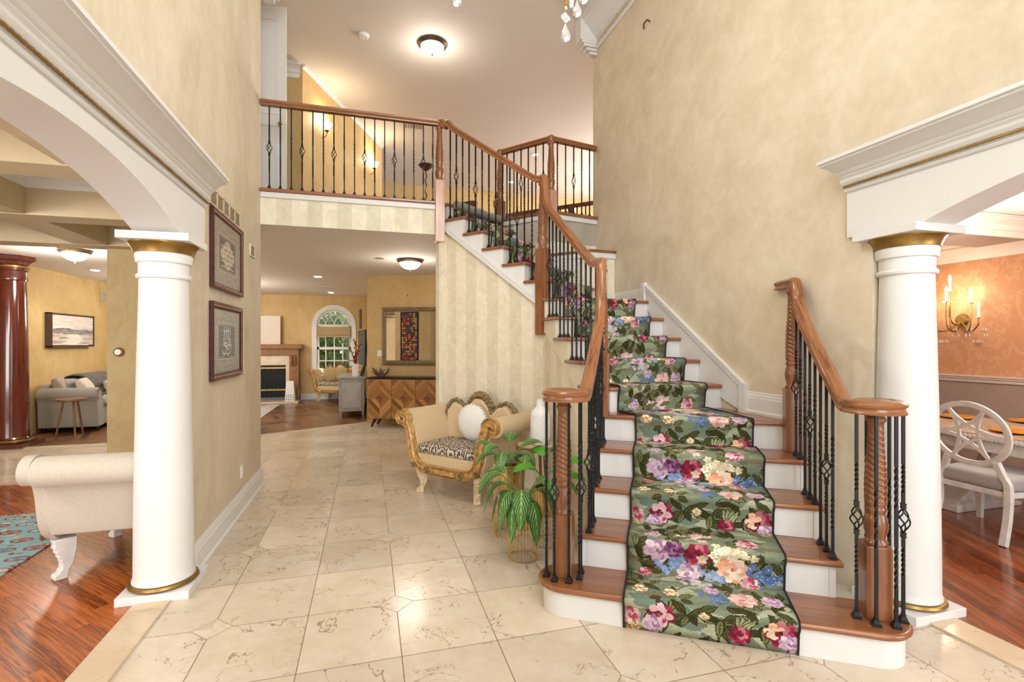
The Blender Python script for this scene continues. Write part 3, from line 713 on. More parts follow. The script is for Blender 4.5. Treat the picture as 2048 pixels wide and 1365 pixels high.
def window_far():
    r = thing('window_2', 'tall arched window with white grid at the far family room wall', 'window', (wxc, WY, 0)); r['kind'] = 'structure'
    cs = MB(); path = [(wx0, WY-.02, wzb-.05), (wx0, WY-.02, wzs)]+[(wxc-wr*math.cos(PI*i/20), WY-.02, wzs+wr*math.sin(PI*i/20)) for i in range(1, 20)]+[(wx1, WY-.02, wzs), (wx1, WY-.02, wzb-.05)]
    n = len(path); vs = []; w = .13
    for i, p in enumerate(path):
        dx, dz = (p[0]-wxc, p[2]-wzs) if p[2] > wzs else (p[0]-wxc, 0); q = math.hypot(dx, dz) or 1
        for (a, e) in ((0, .02), (w, .02), (w, -.03), (.02, -.02), (0, -.005)):
            vs.append((p[0]+dx/q*a, WY+e, p[2]+dz/q*a))
    cs.add(vs, [(i*5+j, i*5+(j+1) % 5, (i+1)*5+(j+1) % 5, (i+1)*5+j) for i in range(n-1) for j in range(5)])
    cs.box(wx0-w, wx1+w, WY-.08, WY, wzb-.09, wzb-.02)
    cs.build('casing', WHITE, r, True, ang=25)
    g = MB()
    for x in (wx0, wx1-.05): g.box(x, x+.05, WY+.03, WY+.08, wzb, wzs)
    for i in range(1, 4): x = wx0+(wx1-wx0)*i/4; g.box(x-.012, x+.012, WY+.04, WY+.07, wzb, wzs)
    for k in (0, .22, .5, .76, 1.): z = wzb+(wzs-wzb)*k; g.box(wx0, wx1, WY+.03, WY+.08, z-(.035 if k in (0, .5, 1.) else .012), z+(.035 if k in (0, .5, 1.) else .012))
    for i in range(1, 4):
        for sg in (-1, 1):
            pass
        x0 = wx0+(wx1-wx0)*i/4
        for sg in (-1, 1):
            cx = x0+sg*wr*.75; g.tube([(cx-sg*wr*.75*math.cos(a), WY+.05, wzs+wr*.75*math.sin(a)) for a in [PI*.5*k/8 for k in range(9)] if ((cx-sg*wr*.75*math.cos(a)-wxc)**2+(wr*.75*math.sin(a))**2) < wr*wr*.98] or [(x0, WY+.05, wzs), (x0, WY+.05, wzs+.01)], .011, 5)
    g.tube([(wxc+(wr-.02)*math.cos(PI*k/20), WY+.05, wzs+(wr-.02)*math.sin(PI*k/20)) for k in range(21)], .03, 6)
    g.build('sash', WHITE, r, True, smooth=False)
    MB().prism([(wx0, wzb), (wx1, wzb)]+arc, (WY+.052, WY+.056), 'y').build('pane', PANE, r, True, smooth=False)
window_far()
zt = on_y(660, 654, WY)[2]; zb_ = on_y(660, 674, WY)[2]
m = MB()
for i in range(4): z = zb_+(zt-zb_)*i/4; m.prism([(WY-.01, z), (WY-.05-.012*(4-i), z-.012), (WY-.045, z+(zt-zb_)/4), (WY-.01, z+(zt-zb_)/4)], (wx0+.01, wx1-.01), 'x')
tag(m.build('roman_shade', SHADE, smooth=False, bevel=.005), 'ochre roman shade folded up across the arched far window', 'window shade')
box_struct('baseboard_far', WHITE, -7, -.03, WY-.02, WY, 0, .16)
# wall stub with the thermostat, living room back
box_struct('wall_stub', OLIVE, -2.535, -1.305, 6.0, 6.3, 0, LV)
box_struct('wall_side', GOLD, -5.5, -5.35, 8.97, 14.5, 0, LV)
box_struct('wall_side', OLIVE, -7.2, -7, -2.4, 14.5, 0, LV)
box_struct('wall_back', OLIVE, -7.2, -1.3, -2.4, -2.2, 0, LV)
# coffered living-room ceiling
BZ = 2.47
bm_ = MB()
for y0, y1 in ((-.9, -.65), (.6, .85), (1.95, 2.2), (3.25, 3.5), (4.56, 4.81), (5.81, 6.06)): bm_.box(-7, -1.305, y0, y1, BZ, LV)
for x0, x1 in ((-2.72, -2.44), (-4.3, -4.02), (-5.9, -5.62)): bm_.box(x0, x1, -2.2, 6.03, BZ+.004, LV)
bm_.box(-1.58, -1.305, -2.2, 6.0, BZ+.008, LV)
struct(bm_.build('ceiling_beam', BEAMP, smooth=False))
cm = MB(); ys = [-.65, .6, .85, 1.95, 2.2, 3.25, 3.5, 4.56, 4.81, 5.81]; xs = [(-2.44, -1.58), (-4.02, -2.72), (-5.62, -4.3)]
for x0, x1 in xs:
    for j in range(0, 10, 2):
        y0, y1 = ys[j], ys[j+1]
        pf = [(0, -.12), (.015, -.12), (.02, -.09), (.05, -.05), (.09, -.03), (.09, 0), (0, 0)]; q = len(pf)
        cnr = [(x0, y0, 1, 1), (x1, y0, -1, 1), (x1, y1, -1, -1), (x0, y1, 1, -1)]; vs = []
        for cx, cy, ax, ay in cnr: vs += [(cx+ax*a, cy+ay*a, LV+z) for a, z in pf]
        cm.add(vs, [(i*q+k, i*q+(k+1) % q, ((i+1) % 4)*q+(k+1) % q, ((i+1) % 4)*q+k) for i in range(4) for k in range(q)])
struct(cm.build('trim_23', WHITE, ang=25))
# dining room
DX = 6.9
box_struct('wall_dining', SALMON, DX, DX+.1, -2.4, 8, 1.13, 2.52)
box_struct('wall_dining', MAUVE, DX, DX+.1, -2.4, 8, 0, 1.07)
struct(MB().prism([(DX+.05, 1.055), (DX-.018, 1.055), (DX-.022, 1.07), (DX-.012, 1.078), (DX-.03, 1.095), (DX-.03, 1.108), (DX-.045, 1.118), (DX-.045, 1.135), (DX+.05, 1.135)], (-2.4, 8), 'y').build('trim_24', PINKW, smooth=False))
box_struct('wall_dining', SALMON, 3.08, 7, 7.9, 8.0, 0, LV)
box_struct('wall_dining', MAUVE, 3.08, 7.6, -2.4, -2.2, 0, LV)
pf = [(.1, 2.50), (0, 2.50), (-.02, 2.53), (-.06, 2.58), (-.14, 2.62), (-.20, 2.63), (-.20, 2.65), (-.26, 2.67), (-.30, 2.72), (-.36, 2.74), (-.36, 2.80), (.1, 2.80)]; q = len(pf)
vs = [(DX+a, y, z) for y in (-2.3, 7.9) for a, z in pf]
struct(MB().add(vs, [(i, (i+1) % q, q+(i+1) % q, q+i) for i in range(q)]).build('trim_25', PINKW, ang=25))
box_struct('ceiling_beam', MAUVE, 3.1, DX, 3.6, 4.1, 2.62, 2.80)
cornice_run(26, (3.1, 3.6), (DX, 3.6), (0, -1), 2.80, PINKW, 1.1)
# ------------------------------------------------------------------ staircase
def H(n): return .172+.1995*(n-1)
al = math.radians(32.8); UPL = (math.sin(al), math.cos(al)); RTL = (math.cos(al), -math.sin(al))
def PL(s, d): return (s*RTL[0]+d*UPL[0], s*RTL[1]+d*UPL[1])
def DN(n): return 2.712+.2926*(n-1)
def YN(n): return 3.57+.2884*(n-6)
UU = (-.63, .7766); UA = (.7766, .63); A12 = (1.567, 4.977)
def PU(n, w, d=0.): # point on the upper flight: w across from its left nosing end, d behind nosing n
    k = .277*(n-12)+d; return (A12[0]+UU[0]*k+UA[0]*w, A12[1]+UU[1]*k+UA[1]*w)
UW = 1.09
st = thing('staircase', 'angled oak and white staircase with floral carpet rising to the balcony', 'staircase', (1.4, 3.2, 0))
def tread(pts, z, p0, p1):
    """plan polygon (world), grain along p0->p1"""
    a = math.atan2(p1[1]-p0[1], p1[0]-p0[0]); c, s = math.cos(a), math.sin(a)
    L = [((x-p0[0])*c+(y-p0[1])*s, -(x-p0[0])*s+(y-p0[1])*c) for x, y in pts]
    return MB().prism(L, (-.032, 0), 'z').build('tread', OAKX, st, loc=(p0[0]-1.4, p0[1]-3.2, z), rz=a, bevel=.012, bseg=3)
def riser(p0, p1, z0, z1):
    a = math.atan2(p1[1]-p0[1], p1[0]-p0[0]); L = math.hypot(p1[0]-p0[0], p1[1]-p0[1])
    return MB().box(0, L, 0, .02, z0, z1).build('riser', WHITE, st, loc=(p0[0]-1.4, p0[1]-3.2, 0), rz=a, smooth=False)
# bullnose starting step
def bull(s0, s1, d0, r, inset=0):
    pts = []; d1 = d0+2*r
    for i in range(19): a = -PI/2-PI*i/18; pts.append((s0+r+(r-inset)*math.cos(a), d0+r+(r-inset)*math.sin(a)))
    for i in range(19): a = PI/2-PI*i/18; pts.append((s1-r+(r-inset)*math.cos(a), d0+r+(r-inset)*math.sin(a)))
    return [PL(*p) for p in pts]
tread(bull(-.705, 1.14, DN(1), .172), H(1), PL(-.5, DN(1)), PL(.5, DN(1)))
MB().prism(bull(-.705, 1.14, DN(1), .172, .03), (0, H(1)-.03)).build('riser', WHITE, st, True, ang=40)
for n in range(2, 5):
    a, b = DN(n), DN(n+1)+.035
    tread([PL(-.478, a), PL(.90, a), PL(.90, b), PL(-.478, b)], H(n), PL(-.478, a), PL(.9, a))
for n in range(2, 6): riser(PL(-.444, DN(n)+.032), PL(.837, DN(n)+.032), H(n-1), H(n)-.03)
tread([PL(-.478, DN(5)), PL(.862, DN(5)), (2.878, 2.80), (2.878, 3.615), (1.676, 3.615)], H(5), PL(-.478, DN(5)), PL(.8, DN(5)))
for n in range(6, 10):
    a, b = YN(n), YN(n+1)+.035; tread([(1.676, a), (2.876, a), (2.876, b), (1.676, b)], H(n), (1.676, a), (2.8, a))
for n in range(6, 11): riser((1.737, YN(n)+.032), (2.876, YN(n)+.03), H(n-1), H(n)-.03)
tread([(1.676, YN(10)), (2.876, YN(10)), (2.876, 5.60), PU(11, UW, .035), PU(11, 0, .035), (1.676, 4.76)], H(10), (1.676, YN(10)), (2.8, YN(10)))
for n in range(11, 16): tread([PU(n, 0), PU(n, UW), PU(n, UW, .31), PU(n, 0, .31)], H(n), PU(n, 0), PU(n, UW))
tread([PU(16, .03), PU(16, UW), PU(16, UW, .12), PU(16, .03, .12)], H(16), PU(16, 0), PU(16, UW))
for n in range(11, 17): riser(PU(n, .061, .032), PU(n, UW, .032), H(n-1), H(n)-.03)
# closed white stringers, stepped on top
def stringer(name, p0, p1, poly, th=.03, mat=WHITE):
    a = math.atan2(p1[1]-p0[1], p1[0]-p0[0])
    return MB().prism(poly, (0, th), 'y').build(name, mat, st, loc=(p0[0]-1.4, p0[1]-3.2, 0), rz=a, smooth=False)
stp = [(0, 0)]; stp += [q for n in range(2, 6) for q in ((DN(n)+.03-DN(2), H(n-1)-.03 if n > 2 else 0), (DN(n)+.03-DN(2), H(n)-.03))]
Lr = DN(6)-DN(2); stp = stp[1:]+[(Lr, H(5)-.03), (Lr, 0)]
stringer('stringer', PL(-.445, DN(2)), PL(-.445, DN(6)), stp); stringer('stringer', PL(.868, DN(2)), PL(.868, DN(6)), stp)
lowm = lambda y: .87+.617*(y-3.55)
sm = [(0, .87)]+[q for n in range(6, 11) for q in ((YN(n)+.03-3.55, H(n-1)-.03), (YN(n)+.03-3.55, H(n)-.03))]+[(1.29, H(10)-.03), (1.29, lowm(4.84))]
stringer('stringer', (1.736, 3.55), (1.736, 4.84), sm, .03, IVORY)
# upper stringer: its foot is the corner under the big newel
UC = PU(11, .03, -.10)
Lu = .277*5+.12
up_low = lambda t: 1.739+.721*t
su = [(0, up_low(0))]+[(0, H(10)-.03)]
for n in range(11, 16): k = .277*(n-11)+.13; su += [(k, H(n-1)-.03), (k, H(n)-.03)]
k = Lu+.12; su += [(k, H(15)-.03), (k, up_low(k))]
stringer('stringer', UC, (UC[0]+UU[0], UC[1]+UU[1]), su, -.03)
mo = MB(); a = math.atan2(UU[1], UU[0])
for o, w in ((0, .016), (.035, .010)): mo.box(0, 1, 0, 1, 0, 1, Matrix(((k, 0, 0, 0), (0, .034, 0, .0), (.72*k, 0, w*2, 1.739+o), (0, 0, 0, 1))))
mo.build('stringer_moulding', WHITE, st, loc=(UC[0]-1.4, UC[1]-3.2, 0), rz=a, smooth=False)
# walls below the stairs
local_wall('wall_understairs', STRIPE, (UC[0]+UA[0]*.012, UC[1]+UA[1]*.012), (UC[0]+UU[0]+UA[0]*.012, UC[1]+UU[1]+UA[1]*.012), [(0, 0), (k+.06, 0), (k+.06, LV+.06), (1.50, LV+.06), (0, up_low(0)+.03)], -.05)
local_wall('wall_understairs', STRIPE, (1.72, 3.57), (1.72, 4.86), [(0, 0), (1.29, 0), (1.29, lowm(4.86)+.03), (0, lowm(3.57)+.02)], -.04)
local_wall('wall_understairs', STRIPE, (.79, 5.87), (2.0, 6.9), rect(1.6, 0, LV), -.05)
# skirting on the right wall
sk = on_x(1287, 572, XR)
struct(MB().prism([(3.33, H(5)), (3.33, 1.185), (4.79, 2.13), (4.86, 2.14), (4.86, H(10)), (4.0, 1.2)], (XR-.022, XR), 'x').build('trim_27', WHITE, smooth=False))
cap = MB()
for o in (0, .03): cap.sweep([(XR-.012, 3.30, 1.175-o), (XR-.012, 4.81, 2.145-o)], [(-.022, -.008), (.022, -.008), (.022, .010), (-.022, .010)])
cap.box(XR-.04, XR, 3.29, 3.36, H(5), 1.20); cap.box(XR-.04, XR, 4.79, 4.86, H(10), 2.165)
struct(cap.build('trim_28', WHITE, smooth=False))
baseboard('stair', (XR, 3.30, H(5)), (XR, 2.82, H(5)), .17, .018, (-1, 0))
baseboard('landing', (XR, 4.86, H(10)), (XR, 5.53, H(10)), .15, .018, (-1, 0))
# stepped half wall on the right of the upper flight
pw0, pw1 = (2.878, 5.53), PU(11, UW+.0, .06)
PWZ = 2.60
ph = MB(); e = PU(11, UW, 1.1)
ph.prism([pw0, pw1, PU(11, UW, .62), (2.45, 6.0), (2.878, 6.04)], (H(10)-.05, PWZ)); struct(ph.build('wall_pony', STRIPE2, smooth=False))
ledge(29, [(2.878, 5.51), (pw1[0], pw1[1]-.02), PU(11, UW-.02, .64)], PWZ, PWZ+.03, OAKX, .07, .04)
ledge(30, [(2.878, 5.52), (pw1[0], pw1[1]-.008), PU(11, UW-.008, .64)], PWZ-.065, PWZ, WHITE, .02, .0)
struct(MB().sweep([PU(11, UW-.005, .30)+(H(11)-.02+.72*.30,), PU(11, UW-.005, 1.2)+(H(11)-.02+.72*1.2,)], [(-.012, -.18), (.012, -.18), (.012, .18), (-.012, .18)], sides=[UA+(0,)]*2).build('trim_31', WHITE, smooth=False))
struct(MB().box(2.59, 2.878, 5.50, 5.53, H(10), H(10)+.13).build('trim_32', WHITE, smooth=False))

# ------------------------------------------------------------------ railings
RP = [(-.032, -.030), (.032, -.030), (.034, -.022), (.026, -.012), (.024, -.002), (.034, .008), (.036, .018), (.026, .030), (.010, .036), (-.010, .036), (-.026, .030), (-.036, .018), (-.034, .008), (-.024, -.002), (-.026, -.012), (-.034, -.022)]
def rail(parent, pts, n=6, smooth=True):
    p = catmull(pts, n) if smooth else pts
    o = MB().sweep(p, RP).build('handrail', RAILM, parent, True, ang=40); strip_uv(o, p, len(RP)); return o
def volute(parent, c, h, sgn, ent_d):
    """flat spiral end; local frame of the lower flight, sgn +1 when the disc lies to +s"""
    pts = []; r0 = .118
    for i in range(0, 61):
        t = i/60; a = t*PI*2.6; r = r0*(1-.62*t)
        ds = -sgn*r*math.cos(a); dd = -r*math.sin(a)
        pts.append(PL(c[0]+ds, c[1]+dd)+(h,))
    o = MB().sweep(pts, RP); npts = len(pts)
    cc = PL(*c)
    o.lathe([(.075, -.030), (.078, -.020), (.066, -.005), (.078, .012), (.072, .030), (.05, .037), (0.002, .038)], (cc[0], cc[1], h), 32)
    v = o.build('volute', RAILM, parent, True, ang=40); strip_uv(v, pts, len(RP)); return v
_shoe = None; _bask = None
def shoe_mesh():
    global _shoe
    if _shoe is None:
        m = MB(); M = Matrix.Identity(4)
        for i, (w, z) in enumerate([(.019, 0), (.019, .010), (.015, .014), (.013, .026), (.0095, .030), (.0095, .036)]):
            pass
        pr = [(.0265, 0), (.0265, .010), (.021, .013), (.018, .025), (.0125, .029), (.0125, .038)]
        m.lathe(pr, (0, 0, 0), 4); o = m.build('shoe', IRON, smooth=False); o.rotation_euler.z = 0
        _shoe = o.data; bpy.data.objects.remove(o)
    return _shoe
def basket_mesh():
    global _bask
    if _bask is None:
        m = MB()
        for k in range(4):
            m.tube([((.004+.024*math.sin(PI*i/14)**1.2)*math.cos(PI*k/2+i/14*PI*1.05), (.004+.024*math.sin(PI*i/14)**1.2)*math.sin(PI*k/2+i/14*PI*1.05), -.058+.116*i/14) for i in range(15)], .0037, 6)
        for z in (-.082, .058):
            m.box(-.0105, .0105, -.0105, .0105, z, z+.006); m.box(-.009, .009, -.009, .009, z+.006, z+.018); m.box(-.0105, .0105, -.0105, .0105, z+.018, z+.024)
        o = m.build('basket', IRON, smooth=True, ang=40); _bask = o.data; bpy.data.objects.remove(o)
    return _bask
def baluster(parent, x, y, z0, z1, kind, rz=0.):
    L = z1-z0; hw = .0066; segs = []
    if kind == 'basket': tw = [(.22, .36), (.62, .76)]
    elif kind == 'single': tw = [(.36, .66)]
    else: tw = [(.18, .38), (.56, .76)]
    zs = [0.]; ang = [0.]
    for a, b in tw:
        n = 18
        for i in range(n+1): zs.append(L*(a+(b-a)*i/n)); ang.append(ang[-1]+(0 if i == 0 else 2*PI*1.5/n))
    zs.append(L); ang.append(ang[-1])
    vs = []; fs = []
    for z, a in zip(zs, ang):
        for k in range(4): t = a+PI/4+PI/2*k; vs.append((hw*1.414*math.cos(t), hw*1.414*math.sin(t), z))
    for i in range(len(zs)-1):
        for k in range(4): k2 = (k+1) % 4; fs.append((i*4+k, i*4+k2, (i+1)*4+k2, (i+1)*4+k))
    m = MB()
    zb = L*.49
    if kind == 'basket':
        # leave the bar open where the basket sits
        i0 = max(i for i in range(len(zs)) if zs[i] <= zb); keep = [f for f in fs if not (f[0]//4 == i0)]
        m.add(vs, keep)
        b0 = [(hw*math.cos(ang[i0]+PI/4+PI/2*k)*1.414, hw*math.sin(ang[i0]+PI/4+PI/2*k)*1.414) for k in range(4)]
        m.add([(p[0], p[1], z) for z in (zs[i0], zb-.058) for p in b0], [(k, (k+1) % 4, 4+(k+1) % 4, 4+k) for k in range(4)])
        m.add([(p[0], p[1], z) for z in (zb+.058, zs[i0+1]) for p in b0], [(k, (k+1) % 4, 4+(k+1) % 4, 4+k) for k in range(4)])
    else: m.add(vs, fs)
    o = m.build('baluster', IRON, parent, loc=(x-parent.location.x, y-parent.location.y, z0-parent.location.z), rz=rz, smooth=False)
    s = bpy.data.objects.new('shoe', shoe_mesh()); COL.objects.link(s); s.parent = o; s.rotation_euler.z = PI/4
    if kind == 'basket':
        b = bpy.data.objects.new('basket', basket_mesh()); COL.objects.link(b); b.parent = o; b.location.z = zb
    return o
KIND = ['double', 'basket', 'single']
def newel(parent, x, y, z0, zs, z1, rz, w=.056, pale=False, drop=None):
    root = MB().obox((0, 0), w, w, 0, zs-z0, 0).build('newel_post', OAKP if pale else OAKZ, parent, loc=(x-parent.location.x, y-parent.location.y, z0-parent.location.z), rz=rz, smooth=False, bevel=.006)
    h = z1-zs; r = w*.92
    pr = [(r*.95, 0), (r*1.0, .012), (r*.78, .022), (r*.80, .035), (r*.98, .07), (r*1.02, .10), (r*.86, .145), (r*.74, .155), (r*.90, .165), (r*.90, .178), (r*.78, .188)]
    b0 = .20; b1 = h-.07; N = 150
    for i in range(N+1):
        k = i/N; pr.append((r*(.92+.10*math.sin(PI*min(1, k*1.5))-.28*k), b0+(b1-b0)*k))
    pr += [(r*.72, h-.055), (r*.86, h-.048), (r*.86, h-.036), (r*.72, h-.03), (r*.78, h)]
    def tw(rr, z, a):
        if z < b0 or z > b1: return rr
        e = min(1, (z-b0)/.03, (b1-z)/.05); return rr*(1-.16*e*(.5+.5*math.cos(4*a+z*215))**3)
    MB().lathe(pr, (0, 0, zs-z0), 36, tw).build('turned_shaft', OAKZ, root, ang=75)
    return root
# --- left railing, floor to balcony
lr = thing('stair_railing', 'long left railing with oak handrail and black iron balusters from floor scroll to balcony', 'railing', PL(-.56, 2.89)+(0,))
VL = (-.56, 2.89); VH = 1.215
NV2 = PL(-.455, 3.86); NV3 = (1.72, 4.86)
rl_low = lambda d: VH+.682*(d-2.98)
volute(lr, VL, VH, -1, 0)
rail(lr, [PL(-.442, 2.89)+(VH,), PL(-.442, 2.96)+(VH+.012,), PL(-.442, 3.04)+(VH+.06,), PL(-.443, 3.3)+(rl_low(3.3),), PL(-.445, 3.6)+(rl_low(3.6),), PL(-.447, 3.70)+(rl_low(3.7)+.02,), PL(-.45, 3.765)+(1.83,), PL(-.451, 3.80)+(1.95,), PL(-.453, 3.815)+(2.06,), PL(-.455, 3.85)+(2.12,), PL(-.456, 3.90)+(2.135,)])
rl_mid = lambda y: 2.15+.70*(y-3.68)
rail(lr, [NV2+(2.135,), (1.715, 3.60, 2.14), (1.717, 3.70, 2.18), (1.718, 4.0, rl_mid(4.0)), (1.72, 4.4, rl_mid(4.4)), (1.72, 4.62, rl_mid(4.62)), (1.72, 4.72, rl_mid(4.72)+.03), (1.72, 4.775, 3.02), (1.72, 4.80, 3.13), (1.72, 4.83, 3.20), (1.72, 4.89, 3.215)])
def UT(t, w=.03): return (NV3[0]+UU[0]*t, NV3[1]+UU[1]*t)
Tn = math.hypot(N4[0]-NV3[0], N4[1]-NV3[1])
uu = ((N4[0]-NV3[0])/Tn, (N4[1]-NV3[1])/Tn)
def UT(t): return (NV3[0]+uu[0]*t, NV3[1]+uu[1]*t)
rl_up = lambda t: 3.225+.715*(t-.12)
rail(lr, [UT(-.02)+(3.205,), UT(.06)+(3.205,), UT(.15)+(3.25,), UT(.4)+(rl_up(.4),), UT(.8)+(rl_up(.8),), UT(Tn-.22)+(rl_up(Tn-.22),), UT(Tn-.13)+(rl_up(Tn-.13)+.03,), UT(Tn-.08)+(4.03,), UT(Tn-.04)+(4.085,), UT(Tn+.01)+(4.09,)])
rail(lr, [(N4[0]+.01, N4[1], 4.08), (-1.10, 5.87, 4.08)], 1, False)
c2 = PL(*VL); newel(lr, c2[0], c2[1], H(1), .53, 1.19, -al)
newel(lr, NV2[0], NV2[1], H(5)-.01, 1.44, 2.11, -al); newel(lr, NV3[0], NV3[1], 1.60, 2.48, 3.19, .68, .06)
newel(lr, N4[0], N4[1]-.0, 2.69, 3.41, 4.06, .0, .055, True)
i = 0
for aa in (-2.6, -1.9, -1.1, -.35, .45, 2.0):
    p = PL(VL[0]+.105*math.cos(aa), VL[1]+.105*math.sin(aa)); baluster(lr, p[0], p[1], H(1), VH-.028, KIND[i % 3], -al); i += 1
for n in range(2, 5):
    for q in range(3):
        d = DN(n)+.045+.0975*q; p = PL(-.435, d); i += 1
        baluster(lr, p[0], p[1], H(n), rl_low(d)-.03, KIND[i % 3], -al)
i = 0
for n in range(6, 10):
    for q in range(3):
        y = YN(n)+.045+.096*q; i += 1
        if y > 4.78: continue
        baluster(lr, 1.72, y, H(n), (rl_mid(y) if y > 3.66 else 2.14)-.032, KIND[(i+1) % 3])
i = 2
for n in range(11, 16):
    for q in range(3):
        k = .277*(n-11)+.04+.092*q; p = PU(11, .055, .04+.277*(n-11)+.092*q); t = (p[0]-NV3[0])*uu[0]+(p[1]-NV3[1])*uu[1]
        if t < .09 or t > Tn-.09: continue
        tp = UT(t); baluster(lr, (p[0]+tp[0])/2, (p[1]+tp[1])/2, H(n), rl_up(t)-.035, KIND[i % 3], .68); i += 1
for j in range(17):
    baluster(lr, -1.015+.1085*j, 5.87, Z2, 4.052, ['basket', 'double', 'single'][j % 3])
# --- right railing of the lower flight
VR = (1.0, 2.895); NR2 = PL(.85, 3.87)
rr_ = thing('stair_railing', 'short right railing curving from floor scroll by the column up to the wall', 'railing', PL(*VR)+(0,))
volute(rr_, VR, VH-.01, 1, 0)
sR = lambda d: .882-.03*(d-2.9)
rail(rr_, [PL(.882, 2.895)+(VH-.01,), PL(.882, 2.96)+(VH+.002,), PL(.88, 3.04)+(VH+.05,)]+[PL(sR(d), d)+(rl_low(d),) for d in (3.3, 3.6)]+[PL(sR(3.70), 3.70)+(rl_low(3.7)+.02,), PL(.856, 3.765)+(1.80,), PL(.853, 3.795)+(1.88,), PL(.852, 3.825)+(1.925,), PL(.851, 3.88)+(1.935,)])
rail(rr_, [NR2+(1.93,), (2.875, 2.985, 1.93)], 1, False)
c2 = PL(*VR); newel(rr_, c2[0], c2[1], H(1), .53, 1.185, -al)
newel(rr_, NR2[0], NR2[1], H(4), 1.205, 1.91, -al)
i = 1
for aa in (3.6, 4.4, 5.2, 6.0, .7, 1.6):
    p = PL(VR[0]+.108*math.cos(aa), VR[1]+.108*math.sin(aa)); baluster(rr_, p[0], p[1], H(1), VH-.04, KIND[i % 3], -al); i += 1
for n in range(2, 5):
    for q in range(3):
        d = DN(n)+.045+.0975*q; p = PL(sR(d)-.02, d); i += 1
        if d < 3.80: baluster(rr_, p[0], p[1], H(n), rl_low(d)-.03, KIND[(i+1) % 3], -al)
# --- balcony railing on the right
rb = thing('balcony_railing', 'angled upper railing at right between two newels and the big beige wall', 'railing', N6+(Z2,))
rail(rb, [(N5[0]-.02, N5[1]+.03, 4.07), (N6[0], N6[1], 4.07)], 1, False); rail(rb, [(N6[0], N6[1], 4.07), (2.875, 6.047, 4.07)], 1, False)
for p in (N5, N6): MB().lathe([(.036, 4.035), (.042, 4.05), (.042, 4.095), (.03, 4.108), (.002, 4.109)], (p[0], p[1], 0), 24).build('rail_cap', RAILM, rb, True)
newel(rb, N5[0], N5[1], 2.75, 3.42, 4.05, .68, .055); newel(rb, N6[0], N6[1], Z2-.1, 3.42, 4.05, .4, .055, True)
for j in range(6):
    k = (j+1)/7; baluster(rb, N5[0]+(N6[0]-N5[0])*k, N5[1]+(N6[1]-N5[1])*k, Z2, 4.042, KIND[(j+2) % 3], -.9)
for j in range(5):
    k = (j+.75)/5.6; baluster(rb, N6[0]+(NW[0]-N6[0])*k, N6[1]+(NW[1]-N6[1])*k, Z2, 4.042, KIND[(j+2) % 3], .2)
# --- mahogany railing round the back stairwell
bk = thing('stairwell_railing', 'dark red mahogany railing around the back stairwell on the upper floor', 'railing', (2.6, 9.6, Z2))
BKP = [(4.2, 7.95), (2.2, 9.98)]; BK2 = [(1.30, 9.35), (1.82, 8.83)]
bxp = [(-.03, -.035), (.03, -.035), (.03, .035), (-.03, .035)]
for P in (BKP, BK2): MB().sweep([P[0]+(4.03,), P[1]+(4.03,)], bxp).build('handrail', DARKRAIL, bk, True, smooth=False, bevel=.008)
for (x, y) in (BKP[1], (3.6, 8.56), BK2[1]): MB().obox((x, y), .045, .045, Z2, 4.05, .78).build('newel_post', DARKRAIL, bk, True, smooth=False, bevel=.006)
for j in range(17):
    k = (j+.6)/17.2; x, y = BKP[0][0]+(BKP[1][0]-BKP[0][0])*k, BKP[0][1]+(BKP[1][1]-BKP[0][1])*k
    MB().box(-.009, .009, -.009, .009, Z2, 4.0).build('spindle', IRON, bk, loc=(x-2.6, y-9.6, -Z2), smooth=False)
for j in range(4):
    k = (j+.5)/4.4; MB().box(-.009, .009, -.009, .009, Z2, 4.0).build('spindle', IRON, bk, loc=(BK2[0][0]+.52*k-2.6, BK2[0][1]-.52*k-9.6, -Z2), smooth=False)

# ------------------------------------------------------------------ floral runner
rows = []
def add_row(Lp, Rp, z, lift=(0, 0)):
    rows.append(((Lp[0]+lift[0], Lp[1]+lift[1], z), (Rp[0]+lift[0], Rp[1]+lift[1], z)))
T = .011
def step_rows(fl, fr, bl, br, z0, z1, dirv):
    """front-left/right nosing, back-left/right; dirv up-stairs"""
    o = lambda p, d: (p[0]+dirv[0]*d, p[1]+dirv[1]*d)
    add_row(o(fl, .024), o(fr, .024), z0+T); add_row(o(fl, .018), o(fr, .018), z0+.05); add_row(o(fl, .010), o(fr, .010), z1-.06); add_row(o(fl, -.006), o(fr, -.006), z1-.036)
    add_row(o(fl, -.014), o(fr, -.014), z1-.018); add_row(o(fl, -.010), o(fr, -.010), z1); add_row(o(fl, .006), o(fr, .006), z1+T)
    add_row(o(bl, .006), o(br, .006), z1+T+.001)
RL0, RR0, ML0, MR0, UL0, UR0 = -.205, .622, 1.90, 2.70, .16, .96
for n in range(1, 5): step_rows(PL(RL0, DN(n)), PL(RR0, DN(n)), PL(RL0, DN(n+1)), PL(RR0, DN(n+1)), H(n-1) if n > 1 else -.008, H(n), UPL)
step_rows(PL(RL0, DN(5)), PL(RR0-.02, DN(5)), (ML0, YN(6)), (MR0, YN(6)), H(4), H(5), UPL)
for n in range(6, 10): step_rows((ML0, YN(n)), (MR0, YN(n)), (ML0, YN(n+1)), (MR0, YN(n+1)), H(n-1), H(n), (0, 1))
step_rows((ML0, YN(10)), (MR0, YN(10)), PU(11, UL0), PU(11, UR0), H(9), H(10), (0, 1))
for n in range(11, 16): step_rows(PU(n, UL0), PU(n, UR0), PU(n+1, UL0), PU(n+1, UR0), H(n-1), H(n), UU)
step_rows(PU(16, UL0), PU(16, UR0), PU(16, UL0, .03), PU(16, UR0, .03), H(15), H(16), UU)
s = 0; arc_s = [0]
